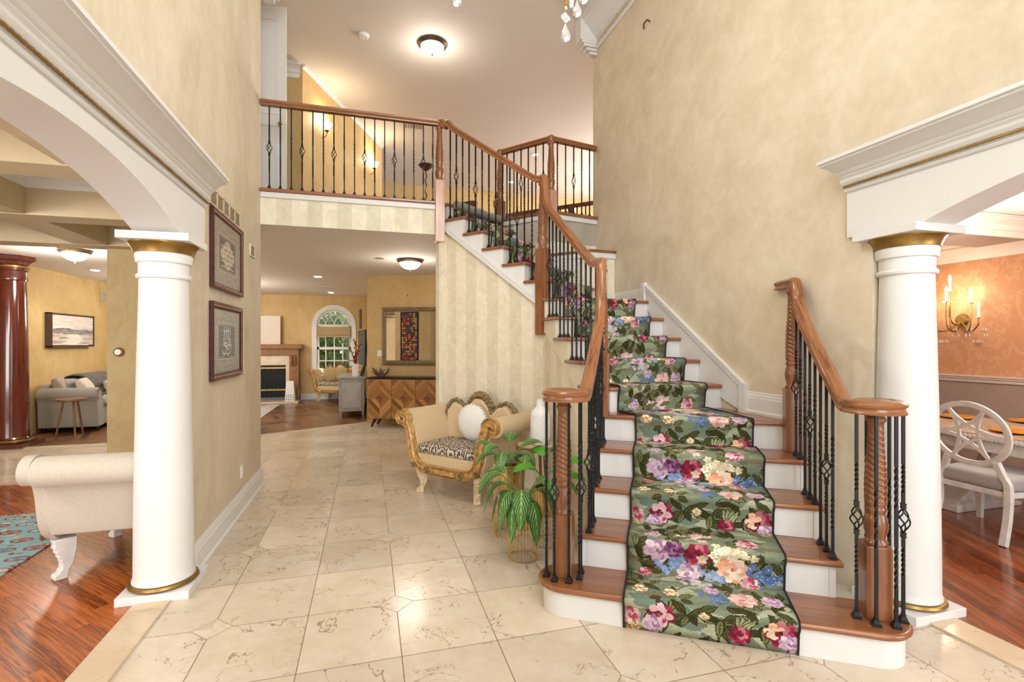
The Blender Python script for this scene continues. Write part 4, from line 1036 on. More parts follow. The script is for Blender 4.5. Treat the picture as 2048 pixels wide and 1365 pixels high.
for i in range(1, len(rows)):
    a = (Vector(rows[i][0])+Vector(rows[i][1]))/2-(Vector(rows[i-1][0])+Vector(rows[i-1][1]))/2; s += a.length; arc_s.append(s)
NC = 8
grid = [[tuple(Vector(l).lerp(Vector(r), j/NC)) for j in range(NC+1)] for l, r in rows]
mr = MB().grid(grid); me_rows = len(rows)
ro = MB(); ro.grid(grid)
run = bpy.data.meshes.new('stair_runner'); run.from_pydata(ro.v, [], ro.f)
uv = run.uv_layers.new(name='UVMap')
for l in run.loops:
    i, j = divmod(l.vertex_index, NC+1); uv.data[l.index].uv = (j/NC, arc_s[i]/.984)
run.shade_smooth(); run.materials.append(FLORAL)
runo = bpy.data.objects.new('stair_runner', run); COL.objects.link(runo)
b = runo.modifiers.new('solid', 'SOLIDIFY'); b.thickness = .008; b.offset = -1
tag(runo, 'sage green carpet runner with woven roses and leaves down the middle of the stairs', 'carpet runner')
BIND = plain('dark_carpet_binding', (.02, .016, .012), .9)
for side in (0, 1):
    MB().tube([tuple(Vector(r[side])+Vector((0, 0, .001))) for r in rows], .006, 5).build('binding', BIND, runo)
# grey backed end rolled over the top nosing
p0, p1 = PU(16, .14, -.03), PU(16, 1.0, -.03)
nrm = []
rl = MB().tube([(p0[0]+(p1[0]-p0[0])*i/8, p0[1]+(p1[1]-p0[1])*i/8, H(16)-.01+.004*math.sin(i*2)) for i in range(9)], .05, 16)
tag(rl.build('carpet_roll', fabric('carpet_backing', (.30, .29, .25), (.20, .20, .16))), 'grey backed roll of carpet lying across the top stair', 'carpet')
# ------------------------------------------------------------------ furnishings: foyer
LEGP = [(-.045, .26), (-.042, .18), (-.030, .11), (-.004, .055), (.004, .02), (.002, 0), (.070, 0), (.078, .018), (.070, .036), (.052, .044), (.046, .060), (.036, .072), (.040, .088), (.034, .100), (.046, .114), (.041, .128), (.056, .142), (.050, .158), (.068, .174), (.061, .190), (.078, .206), (.074, .226), (.080, .26)]
def settee(label, loc, rz, fab, wood, legm, seatm, kind='settee'):
    t = thing(kind, label, kind, loc, rz); sides = (-1, 1) if kind == 'settee' else (1,)
    # carved front frame: a lyre shaped band from scroll to scroll
    half = [(0, .258), (.20, .260), (.30, .272), (.37, .31), (.415, .38), (.435, .47), (.45, .56), (.475, .645), (.505, .70)]
    curl = [(.505+.0, .70)]
    for i in range(1, 22):
        a = PI*1.0-i*PI*1.75/21; r = .075*(1-.66*i/21); curl.append((.575+(r)*math.cos(a), .735+r*math.sin(a)))
    right = half+curl[1:]
    path = [(-x, z) for x, z in (right[::-1] if kind == 'settee' else half[:4][::-1])]+right[1:]
    pts = [(x, -.315, z) for x, z in path]; pts = catmull(pts, 3)
    w = []
    n = len(pts)
    for i in range(n):
        k = abs(i/(n-1)-.5)*2; w.append(.040 if k < .45 or kind != 'settee' else .040-.018*(k-.45)/.55)
    fr = MB(); prf = [(-.03, -1), (-.005, -.8), (-.012, -.45), (-.022, 0), (-.012, .45), (-.005, .8), (-.03, 1), (.03, 1), (.03, -1)]
    vs = []
    for i in range(n):
        a = Vector(pts[max(i-1, 0)]); b = Vector(pts[min(i+1, n-1)]); T_ = (b-a).normalized(); N_ = Vector((-T_.z, 0, T_.x))
        for (y, q) in prf: vs.append(tuple(Vector(pts[i])+N_*q*w[i]+Vector((0, y, 0))))
    q = len(prf); fr.add(vs, [(i*q+j, i*q+(j+1) % q, (i+1)*q+(j+1) % q, (i+1)*q+j) for i in range(n-1) for j in range(q)]+[tuple(range(q))[::-1], tuple(range((n-1)*q, n*q))])
    frame = fr.build('frame', wood, t, ang=50)
    for x in (-.40, -.22, .22, .40): # carved rosettes
        z = .29 if abs(x) > .3 else .258
        MB().lathe([(.004, -.010), (.012, -.013), (.010, -.008), (.026, -.010), (.030, 0)], (x, -.345, z), 12, lambda r, zz, a: r*(1+.18*math.cos(6*a)), 'y').build('rosette', CARVED, frame)
    lt = MB(); lt.box(-.15, .15, -.35, -.336, .236, .282)
    for i in range(6): x = -.125+.05*i; lt.tube([(x-.025, -.353, .24), (x+.025, -.353, .278)], .004, 5); lt.tube([(x+.025, -.353, .24), (x-.025, -.353, .278)], .004, 5)
    lt.build('carved_panel', wood, frame, smooth=False)
    # rolled arms: closed section carried front to back
    for sg in sides:
        sec = [(.36, .30), (.40, .36), (.425, .45), (.44, .56), (.46, .64), (.50, .685)]
        roll = [(.575+.092*math.cos(a), .735+.092*math.sin(a)) for a in [PI*1.25+PI*1.42*(1-i/16)*0+PI*(-.05)*0 - i*0 for i in range(0)]]
        outer = [(.575+.093*math.cos(PI*(-.62)+i*PI*1.5/18), .735+.093*math.sin(PI*(-.62)+i*PI*1.5/18)) for i in range(19)]
        inner = [(.462, .70), (.41, .60), (.395, .48), (.38, .40), (.34, .36)]
        base = [(.44, .30), (.47, .38), (.485, .48), (.50, .58), (.53, .64)]
        poly = base+outer+inner
        MB().prism([(sg*x, z) for x, z in poly], (-.29, .30), 'y').build('arm', fab, t, ang=50, bevel=.012, bseg=3)
    MB().box(-.40, .40, -.285, .29, .285, .405).build('seat_base', fab, t, bevel=.02, bseg=3)
    sc = MB().box(-.39, .39, -.30, .22, .40, .50).build('seat_cushion', seatm, t, bevel=.04, bseg=4)
    if seatm is DAMASK: set_uv(sc, lambda c: ((c.x+.5)*1.7, (c.y+.5)*1.7+c.z))
    if kind == 'chaise':
        o = MB().box(-.17, .17, -.05, .05, 0, .34).build('bolster', DAMASK, t, loc=(.10, .20, .46), bevel=.045, bseg=4); set_uv(o, lambda c: ((c.x+.5)*1.1, c.z+.5))
    top = [(-.46, .62), (-.44, .80), (-.36, .885), (-.26, .865), (-.18, .80), (-.12, .88), (-.05, .945), (.05, .945), (.12, .88), (.18, .80), (.26, .865), (.36, .885), (.44, .80), (.46, .62)]
    if kind == 'settee': MB().prism([(-.44, .30)]+[(x*.97, z-.02) for x, z in top]+[(.44, .30)], (.20, .305), 'y').build('backrest', fab, t, bevel=.02, bseg=3)
    cr = catmull([(x, .25, z) for x, z in [(-.47, .66), (-.46, .80), (-.37, .89), (-.26, .87), (-.17, .79)]], 6)
    m = MB(); m.tube(cr, [.022+.006*math.sin(i*1.9) for i in range(len(cr))], 8); m.tube([(-x, y, z) for x, y, z in cr], [.022+.006*math.sin(i*1.9) for i in range(len(cr))], 8)
    c2 = catmull([(-.17, .25, .79), (-.13, .25, .88), (-.06, .25, .95), (0, .25, .965), (.06, .25, .95), (.13, .25, .88), (.17, .25, .79)], 7)
    m.tube(c2, [.034+.010*math.sin(i*2.2) for i in range(len(c2))], 9)
    for i in range(0, len(c2), 3): m.ball((c2[i][0], .215, c2[i][2]), .022, seg=8, rings=5)
    if kind == 'settee': m.build('crest_rail', CARVED, t, ang=60)
    for sx in (-1, 1):
        for sy in (-1, 1):
            MB().prism(LEGP, (-.034, .034), 'y').build('leg', legm, t, loc=(sx*.345, sy*.245, 0), rz=math.atan2(sy*.75, sx*.65), smooth=True, ang=60, bevel=.008); continue
            p = catmull([(sx*.36, sy*.25, .25), (sx*.37, sy*.27, .19), (sx*.345, sy*.275, .11), (sx*.35, sy*.285, .05), (sx*.385, sy*.315, .012)], 5)
            k = len(p); m = MB().tube(p, [.050-.024*(i/(k-1))+.004*math.sin(i*1.7) for i in range(k)], 9)
            m.ball((sx*.395, sy*.325, .024), .030, 1.25, 1.15, .8, 10, 6)
            m.ball((sx*.375, sy*.30, .20), .030, seg=10, rings=6)
            m.build('leg', legm, t, ang=60)
    return t
settee('gold chenille settee with carved frame against the striped wall under the stairs', (.955, 5.075, 0), -.878, CHENILLE, GILTW, GILTC, DAMASK)
settee('cream chaise with its rolled arm toward the left column', (-1.63, 4.27, .004), -PI/2, CREAMF, CREAMF, WASHW, DAMASK, 'chaise')
settee('gold chenille settee under the far arched window in the family room', (-.80, 13.95, .004), -.45, CHENILLE, GILTW, GILTC, DAMASK)
t = thing('cushion', 'round white knitted cushion with fringe on the settee under the stairs', 'cushion', (1.02, 5.135, .505), -.878)
def fringe(d): return 1+.012*math.sin(40*math.atan2(d.x, d.z))
MB().ball((0, .03, .185), .185, 1., .42, 1., 40, 24, fringe).build('cover', KNIT, t)
fg = MB()
for i in range(110): a = 2*PI*i/110; fg.tube([(.178*math.cos(a), .03, .185+.178*math.sin(a)), (.192*math.cos(a+.05), .02+.015*(i % 3), .185+.192*math.sin(a+.05))], .005, 4)
fg.build('fringe', KNIT, t)
# little side table with vase
t = thing('side_table', 'round side table with pale top and wooden legs between settee and stairs', 'table', (1.45, 4.27, 0))
MB().lathe([(.165, .565), (.185, .567), (.187, .60), (.18, .605), (.168, .607)], seg=40).build('apron', OAKX, t)
MB().lathe([(.002, .604), (.172, .604), (.172, .612), (.002, .612)], seg=40).build('top', MARBLE2, t)
for k in range(3): a = .5+2.094*k; MB().tube([(.10*math.cos(a), .10*math.sin(a), .57), (.155*math.cos(a), .155*math.sin(a), 0)], .014, 8).build('leg', OAKZ, t)
vz = MB(); VR_ = lambda z: .085 if z < .30 else .085
pr = [(.045, 0), (.060, .003), (.078, .03), (.085, .07), (.087, .18), (.084, .27), (.075, .30), (.050, .325), (.038, .34), (.036, .375), (.040, .40), (.034, .40), (.030, .36)]
def dim(r, z, a):
    if .06 < z < .28: return r*(1+.035*(math.cos(a*22)*math.cos(z*2*PI/.03)))
    return r
prd = []
for i in range(len(pr)-1):
    for k in range(26 if .05 < pr[i][1] < .28 else 2): f = k/(26 if .05 < pr[i][1] < .28 else 2); prd.append((pr[i][0]+(pr[i+1][0]-pr[i][0])*f, pr[i][1]+(pr[i+1][1]-pr[i][1])*f))
vz.lathe(prd+[pr[-1]], seg=154, twist=dim)
tag(vz.build('vase', plain('white_ceramic', (.80, .80, .80), .25, var=0), loc=(1.475, 4.24, .612)), 'tall white dimpled ceramic vase on the round side table', 'vase')
# plants in gold bowls on wire stands
def leaf(parent, base, ang, L, W, lean, droop, mat, name='leaf', roll=0.):
    n, mcols = 12, 6; dx, dy = math.cos(ang), math.sin(ang); vs = []; fs = []; uvs = []
    st0 = Vector(base); mid = st0+Vector((dx*lean*.6, dy*lean*.6, lean*1.0)); P = []
    tip_h = []
    for i in range(n+1):
        k = i/n; r = L*k
        P.append(mid+Vector((dx*r*(.85-.25*k*droop), dy*r*(.85-.25*k*droop), r*.45-droop*L*k*k*.95)))
    for i in range(n+1):
        k = i/n; w = W*math.sin(PI*min(.985, k*.93+.05))**.75*(1-.25*k)
        if i == n: w = .001
        Tn_ = (P[min(i+1, n)]-P[max(i-1, 0)]).normalized(); sd = Vector((-dy, dx, 0)); sd = (sd+Vector((0, 0, roll))).normalized(); nu = sd.cross(Tn_)
        for j in range(mcols+1):
            u = j/mcols*2-1; vs.append(tuple(P[i]+sd*u*w*.5+nu*(-.18*w*(1-abs(u))+.012*w*math.sin(k*40)*abs(u)))); uvs.append((j/mcols, k))
    for i in range(n):
        for j in range(mcols): fs.append((i*(mcols+1)+j, i*(mcols+1)+j+1, (i+1)*(mcols+1)+j+1, (i+1)*(mcols+1)+j))
    me = bpy.data.meshes.new(name); me.from_pydata(vs, [], fs); uvl = me.uv_layers.new(name='UVMap')
    for l in me.loops: uvl.data[l.index].uv = uvs[l.vertex_index]
    me.shade_smooth(); me.materials.append(mat); o = bpy.data.objects.new(name, me); COL.objects.link(o); o.parent = parent
    s = MB().tube(catmull([tuple(base), tuple((st0+mid)/2+Vector((-dx*.01, -dy*.01, .02))), tuple(mid), tuple(P[2])], 5), .0035, 6).build('stem', plain('leaf_stem', (.10, .22, .04), .5) if 'leaf_stem' not in bpy.data.materials else bpy.data.materials['leaf_stem'], o)
    return o
SOIL = plain('potting_soil', (.03, .02, .012), .95, var=.4, vs=60.)
def stand(label, x, y, h, r, nw=30):
    t = thing('plant_stand', label, 'plant stand', (x, y, 0), 0, None)
    for z in (.006, h-.006):
        MB().tube([(r*math.cos(2*PI*i/40), r*math.sin(2*PI*i/40), z) for i in range(40)], .0045, 6, True).build('ring', GOLDM, t)
    for i in range(nw):
        a = 2*PI*i/nw; MB().tube([(r*math.cos(a), r*math.sin(a), .006), (r*math.cos(a), r*math.sin(a), h-.006)], .0022, 5).build('wire', GOLDM, t)
    return t
def pot(parent, z0, r, h):
    return MB().lathe([(.004, z0), (r*.45, z0+.006), (r*.72, z0+.03), (r*.92, z0+h*.45), (r, z0+h*.8), (r, z0+h), (r*.95, z0+h), (r*.94, z0+h*.85), (.004, z0+h*.82)], seg=40).build('pot', GOLDM, parent)
stand('shorter gold wire plant stand in front, nearest the stair scroll', 1.055, 3.40, .40, .103)
p = thing('potted_plant', 'striped leaf plant drooping over a gold bowl in the front wire stand', 'plant', (1.055, 3.40, .19))
pot(p, 0, .088, .20); MB().lathe([(.002, .165), (.080, .165), (.080, .172), (.002, .174)], seg=24).build('soil', SOIL, p)
lv = [(3.6, .24, .115, .10, 1.35), (3.0, .26, .12, .16, 1.2), (4.35, .25, .125, .13, 1.3), (5.0, .24, .12, .03, 1.5), (5.75, .25, .12, .12, 1.45), (.3, .24, .11, .16, 1.1), (2.3, .24, .11, .22, .8), (3.3, .25, .12, .24, .9), (4.0, .24, .11, .08, 1.55), (5.3, .22, .11, .2, 1.0), (1.2, .22, .11, .26, .6), (2.75, .25, .11, .09, 1.3), (6.0, .22, .10, .24, .9)]
for a, L, W, ln, dr in lv: leaf(p, (.02*math.cos(a), .02*math.sin(a), .17), a, L*1.12, W*1.22, ln, dr, LEAF)
stand('taller gold wire plant stand at the back, beside the settee', 1.07, 3.86, .56, .112)
p = thing('potted_plant', 'upright striped leaf plant in the taller wire stand beside the settee', 'plant', (1.07, 3.86, .34))
pot(p, 0, .095, .20); MB().lathe([(.002, .165), (.086, .165), (.086, .172), (.002, .174)], seg=24).build('soil', SOIL, p)
for a, L, W, ln, dr in [(3.2, .24, .11, .12, .75), (2.6, .22, .11, .18, .5), (4.2, .22, .11, .14, .9), (.2, .24, .12, .17, .45), (5.4, .22, .11, .14, .9), (1.2, .24, .12, .2, .4), (3.8, .2, .11, .2, .6), (.9, .22, .11, .08, .8)]:
    leaf(p, (.02*math.cos(a), .02*math.sin(a), .17), a, L*1.12, W*1.22, ln, dr, LEAF)
stand('gold wire plant stand behind the stair newel at the side of the stairs', 1.33, 3.60, .42, .13)
p = thing('potted_plant', 'bright green ribbed plant in the gold bowl behind the stair newel', 'plant', (1.33, 3.60, .20))
pot(p, 0, .118, .22); MB().lathe([(.002, .18), (.10, .18), (.10, .187), (.002, .19)], seg=24).build('soil', SOIL, p)
for a, L, W, ln, dr in [(5.6, .26, .19, .12, .5), (.2, .25, .19, .2, .55), (4.7, .26, .19, .10, .8), (3.4, .25, .17, .2, .5), (1.5, .24, .17, .24, .3), (2.5, .22, .16, .16, .6), (6.0, .24, .18, .06, .9), (5.1, .25, .18, .26, .4)]:
    leaf(p, (.02*math.cos(a), .02*math.sin(a), .18), a, L, W, ln, dr, LEAF2)

# framed silver art on the left wall
BURG = plain('burgundy_frame', (.060, .013, .017), .4, coat=.25, var=.4, vs=30.)
def frame_pic(label, y0, y1, z0, z1, art):
    t = thing('framed_picture', label, 'picture', (XL, (y0+y1)/2, (z0+z1)/2))
    a, b = (y1-y0)/2, (z1-z0)/2; m = MB()
    prof = [(0, 0), (.028, 0), (.032, .008), (.030, .016), (.024, .020), (.020, .034), (.014, .040), (.008, .050), (0, .050)]
    # profile (out from wall, inward across the frame)
    q = len(prof); vs = []
    for sy, sz in ((-1, -1), (1, -1), (1, 1), (-1, 1)): vs += [(o+.002, sy*(a-i), sz*(b-i)) for o, i in prof]
    m.add(vs, [(k*q+j, k*q+(j+1) % q, ((k+1) % 4)*q+(j+1) % q, ((k+1) % 4)*q+j) for k in range(4) for j in range(q)])
    f = m.build('frame', BURG, t, ang=25)
    rp = MB()
    for (p0, p1) in (((-a, -b), (a, -b)), ((a, -b), (a, b)), ((a, b), (-a, b)), ((-a, b), (-a, -b))):
        L = math.hypot(p1[0]-p0[0], p1[1]-p0[1]); n = int(L/.018)
        for i in range(1, n): k = i/n; rp.ball((.025, (p0[0]+(p1[0]-p0[0])*k)*(1-.026/a), (p0[1]+(p1[1]-p0[1])*k)*(1-.026/b)), .0085, .7, 1, 1, 6, 4)
    rp.build('rope_carving', plain('carving_highlight_'+art.name, (.34, .16, .10), .4, var=.3), f)
    o = MB().add([(.010, -a+.046, -b+.046), (.010, a-.046, -b+.046), (.010, a-.046, b-.046), (.010, -a+.046, b-.046)], [(0, 1, 2, 3)]).build('art_panel', art, t, smooth=False, solid=.003)
    set_uv(o, lambda c: ((c.y+a-.055)/(2*a-.11), (c.z+b-.055)/(2*b-.11)))
frame_pic('upper burgundy framed silver relief with lines of script on the left wall', 4.09, 4.99, 1.925, 2.515, ART1)
frame_pic('lower burgundy framed silver relief with one large script motif on the left wall', 4.08, 4.98, 1.238, 1.825, ART2)
VENTM = plain('tan_vent', (.36, .29, .19), .5)
def wall_vent(label, y0, y1, z0, z1, nb, sl, col, slcol):
    t = thing('wall_vent', label, 'air vent', (XL, (y0+y1)/2, (z0+z1)/2)); a, b = (y1-y0)/2, (z1-z0)/2
    MB().box(0, .003, -a, a, -b, b).build('backing', slcol, t, smooth=False)
    m = MB()
    for i in range(nb+1): y = -a+2*a*i/nb; m.box(0, .011, y-.009, y+.009, -b, b)
    m.box(0, .011, -a, a, b-.012, b); m.box(0, .011, -a, a, -b, -b+.012); m.build('frame', col, t, smooth=False)
    m = MB(); n = int(2*b/.016)
    for i in range(n): z = -b+.016*i; m.box(.002, .008, -a, a, z, z+.006)
    m.build('louvre', slcol, t, smooth=False)
wall_vent('tan louvred return air vent above the upper framed art on the left wall', 4.09, 4.96, 2.53, 2.66, 5, 8, plain('cream_vent', (.62, .52, .36), .5), VENTM)
wall_vent('small cream wall vent at the right end of the left foyer wall', 5.38, 5.565, 2.365, 2.485, 1, 6, plain('cream_vent2', (.72, .64, .48), .5), VENTM)
t = thing('outlet', 'white outlet plate low on the left wall near the baseboard', 'outlet', (XL, 5.05, .355))
MB().box(0, .006, -.037, .037, -.058, .058).build('plate', SWITCHW, t, smooth=False, bevel=.002)
for z in (-.02, .02): MB().box(.004, .008, -.015, .015, z-.013, z+.013).build('socket', SWITCHW, t, smooth=False, bevel=.002)
hk = on_x(1298, 47, XR)
tag(MB().tube([(XR, hk[1]-.02, hk[2]+.01), (XR-.04, hk[1]-.03, hk[2]+.015), (XR-.05, hk[1]+.02, hk[2]-.0), (XR-.045, hk[1]+.03, hk[2]-.05)], .009, 7).build('wall_hook', BRONZE), 'dark metal hook high on the big right wall', 'hook')

# chandelier, only its lowest crystals dip into the picture
CH = Vector((.80, 2.32, 3.35))
t = thing('chandelier', 'crystal chandelier hanging above the foyer at the top edge', 'chandelier', tuple(CH))
def drop(x, y, z, L, w):
    m = MB(); pr = [(.0015, 0), (w*.30, -L*.22), (w*.75, -L*.5), (w, -L*.74), (w*.85, -L*.88), (w*.45, -L*.97), (.001, -L)]
    m.lathe(pr, (x, y, z), 10); return m.build('crystal_drop', CRYSTAL, t, smooth=False)
def px_at(px, py, z):
    l = (px-CX)/F; X = z*S_+l*z*C_; Y = z*C_-l*z*S_; return Vector((X, Y, EYE-(py-CY)*z/F))-CH
for px, top, bot, z in ((914, -22, 14, 2.35), (1131, 46, 84, 2.35), (1154, 0, 35, 2.35), (1167, -28, 8, 2.45), (1020, -70, -30, 2.1), (1080, -60, -22, 2.6), (965, -50, -12, 2.7)):
    P = px_at(px, top, z); Lh = (bot-top)*z/F; w_ = .27*Lh
    drop(P.x, P.y, P.z, Lh, w_)
    ch = MB()
    if px == 1131:
        q = px_at(1131, 36, z); ch2 = MB()
        for k in range(4): ch2.ball((q.x+.012*math.cos(k*PI/2), q.y, q.z+.012*math.sin(k*PI/2)), .013, 1, .5, 1, 8, 6)
        ch2.build('crystal_bead', CRYSTAL, t, smooth=False)
        q = px_at(1132, 16, z); MB().ball(tuple(q), .008, seg=8, rings=6).build('crystal_bead', CRYSTAL, t, smooth=False)
        q = px_at(1132, 5, z); MB().lathe([(.004, -.012), (.012, -.006), (.006, 0), (.013, .008), (.006, .016), (.010, .024), (.004, .03)], tuple(q), 12).build('brass_link', GOLDM, t)
    ch.tube([tuple(P), (P.x, P.y, .30)], .0015, 5); ch.build('wire', GOLDM, t)
pc = px_at(1143, 8, 2.37); MB().lathe([(.009, -.02), (.011, 0), (.011, .06)], tuple(pc), 10).build('candle_tube', SWITCHW, t)
MB().tube([(.34*math.cos(2*PI*i/40), .34*math.sin(2*PI*i/40), .30) for i in range(40)], .012, 8, True).build('ring', GOLDM, t)
MB().lathe([(.02, .28), (.05, .32), (.03, .45), (.06, .6), (.02, .8), (.012, CE2-CH.z)], seg=16).build('stem', GOLDM, t)
for k in range(6):
    a = PI*k/3; MB().tube(catmull([(.03*math.cos(a), .03*math.sin(a), .42), (.18*math.cos(a), .18*math.sin(a), .33), (.34*math.cos(a), .34*math.sin(a), .30), (.37*math.cos(a), .37*math.sin(a), .42)], 5), .009, 7).build('arm', GOLDM, t)
    MB().lathe([(.010, .42), (.011, .52), (.004, .53), (.008, .55), (.001, .58)], (.37*math.cos(a), .37*math.sin(a), 0), 10).build('candle_lamp', FROST, t)

# ------------------------------------------------------------------ ceiling fittings
def dome(label, x, y, z, r, gl=FROST):
    t = thing('ceiling_light', label, 'ceiling light', (x, y, z), 0)
    MB().lathe([(r*.80, 0), (r*.98, -.006), (r, -.022), (r*.92, -.040), (r*.84, -.052), (r*.80, -.050)], seg=48, twist=lambda rr, zz, a: rr*(1+(.012*math.cos(24*a) if -.045 < zz < -.01 else 0))).build('rim', BRONZE, t)
    MB().lathe([(r*.80, -.045), (r*.78, -.07), (r*.66, -.105), (r*.45, -.135), (r*.2, -.150), (.002, -.153)], seg=40).build('glass_bowl', gl, t)
    MB().lathe([(.002, -.145), (.018, -.150), (.020, -.158), (.010, -.166), (.012, -.174), (.002, -.19)], seg=14).build('finial', BRONZE, t)
dome('dome ceiling light with dark leaf rim on the upper hall ceiling', .869, 7.13, CE2, .205)
dome('dome ceiling light in the lower hall near the striped wall', .613, 7.78, LV, .20)
dome('dome ceiling light beyond the living room beams at left', -3.84, 8.22, LV, .19)
def can(label, x, y, z):
    t = thing('recessed_light', label, 'recessed light', (x, y, z))
    MB().lathe([(.066, .0), (.088, -.001), (.092, -.006), (.086, -.010), (.068, -.006)], seg=28).build('trim_ring', WHITE, t)
    MB().lathe([(.002, -.022), (.03, -.020), (.055, -.014), (.066, -.004), (.002, -.001)], seg=24).build('lamp', CANLIT, t)
can('nearer recessed light in the family room ceiling', -.921, 10.22, LV); can('farther recessed light in front of the arched window', -.899, 13.37, LV)
can('recessed light in the ceiling above the left seascape wall', -4.56, 10.38, LV)
can('upper recessed light seen above the right balcony rail', 3.6, 10.7, CE2); can('upper recessed light seen between the stair balusters', 3.606, 12.7, CE2); can('upper recessed light nearest the big beige wall', 5.674, 12.64, CE2)
t = thing('smoke_detector', 'white smoke detector on the upper hall ceiling left of the dome light', 'smoke detector', (-.056, 7.19, CE2))
MB().lathe([(.07, 0), (.07, -.018), (.062, -.020), (.060, -.036), (.045, -.045), (.002, -.046)], seg=32).build('body', SWITCHW, t)
MB().lathe([(.012, -.047), (.014, -.044), (.002, -.050)], (.03, 0, 0), 10).build('sensor', STEEL, t)
tag(MB().lathe([(.002, 0), (.058, 0), (.060, -.004), (.002, -.005)], (1.085, 6.41, CE2), 28).build('ceiling_disc', CEIL), 'flat round cover on the upper ceiling above the dome light', 'ceiling cover')
tag(MB().lathe([(.002, 0), (.07, 0), (.072, -.004), (.002, -.006)], (.162, 7.79, LV), 28).build('ceiling_disc', STEEL), 'flat grey round cover on the lower hall ceiling', 'ceiling cover')
def cvent(label, x, y, z, a, b):
    t = thing('ceiling_vent', label, 'air vent', (x, y, z))
    MB().box(-a, a, -b, b, -.008, 0).build('frame', CEIL, t, smooth=False); m = MB()
    for i in range(7): xx = -a*.8+1.6*a*i/6; m.box(xx-.012, xx+.012, -b*.8, b*.8, -.014, -.007)
    m.build('louvre', STEEL, t, smooth=False)
cvent('air vent in the lower ceiling toward the arched window', -.917, 12.19, LV, .17, .09); cvent('air vent in the upper hall ceiling behind the balcony rail', .857, 9.94, CE2, .19, .12)

# ------------------------------------------------------------------ upper storey
dr = thing('door_1', 'open white panelled door on the upper hall at the left wall', 'door', (-1.43, 6.66, Z2)); dr['kind'] = 'structure'
MB().box(0, .47, -.02, .02, 0, 2.44).build('door_leaf', WHITE, dr, smooth=False)
for z0, z1 in ((.22, .98), (1.12, 2.26)):
    m = MB(); x0, x1 = .09, .37
    m.sweep([(x0, -.024, z0), (x1, -.024, z0), (x1, -.024, z1), (x0, -.024, z1), (x0, -.024, z0)], [(-.008, -.006), (.008, -.006), (.008, .006), (-.008, .006)], sides=[(0, 1, 0)]*5)
    m.build('panel_moulding', WHITE, dr, smooth=False)
MB().lathe([(.026, -.02), (.026, -.026), (.010, -.03), (.010, -.05), (.026, -.058), (.028, -.07), (.018, -.082), (.002, -.084)], (.41, 0, 1.0), 20, axis='y').build('knob', GOLDM, dr)
def sconce(label, px, py, s=1.):
    P = on_line(px, py, HA, (hd.x, hd.y)); t = thing('wall_sconce', label, 'wall light', P, math.atan2(hn[1], hn[0])+PI/2)  # local -y points off the wall
    bk = MB()
    pr = [(.0, -.17), (.018, -.15), (.03, -.11), (.022, -.07), (.034, -.03), (.044, .03), (.046, .08), (.034, .12), (.016, .15), (0, .16)]
    bk.prism([(x, z) for x, z in pr]+[(-x, z) for x, z in pr[::-1][1:-1]], (-.02, -.002), 'y'); bk.build('back_plate', BRASS, t, smooth=False, bevel=.006)
    MB().tube(catmull([(0, -.02, -.06), (0, -.06, -.11), (0, -.13, -.12), (0, -.18, -.08), (0, -.19, -.03)], 5), .008, 8).build('arm', BRASS, t)
    MB().lathe([(.006, -.035), (.02, -.03), (.036, -.012), (.04, .0), (.02, .004)], (0, -.19, 0), 20).build('cup', BRASS, t)
    MB().lathe([(.028, 0), (.042, .012), (.058, .045), (.072, .085), (.088, .105), (.084, .106), (.066, .08), (.04, .02)], (0, -.19, 0), 28).build('glass_shade', GLASSLIT, t)
    point('sconce_light', (P[0]+hn[0]*.19, P[1]+hn[1]*.19, P[2]+.16), 8, (1, .83, .6), .05)
sconce('nearer brass wall sconce with lit glass bell shade on the upper hall wall', 632, 262); sconce('farther brass wall sconce with lit glass bell shade, right of the other', 731, 337)
P = at_height(852, 337, 4.9)
t = thing('floor_lamp', 'dark torchiere lamp with twisted stem standing in the upper hall', 'floor lamp', (P[0], P[1], Z2))
MB().lathe([(.002, 1.70), (.03, 1.69), (.10, 1.74), (.15, 1.79), (.145, 1.80), (.02, 1.74)], seg=24).build('bowl', BRONZE, t)
MB().tube([(.012*math.cos(i*.9), .012*math.sin(i*.9), .03+i*.028) for i in range(60)], .014, 6).build('stem', BRONZE, t)
MB().lathe([(.14, 0), (.14, .015), (.05, .03), (.015, .05)], seg=24).build('base', BRONZE, t)
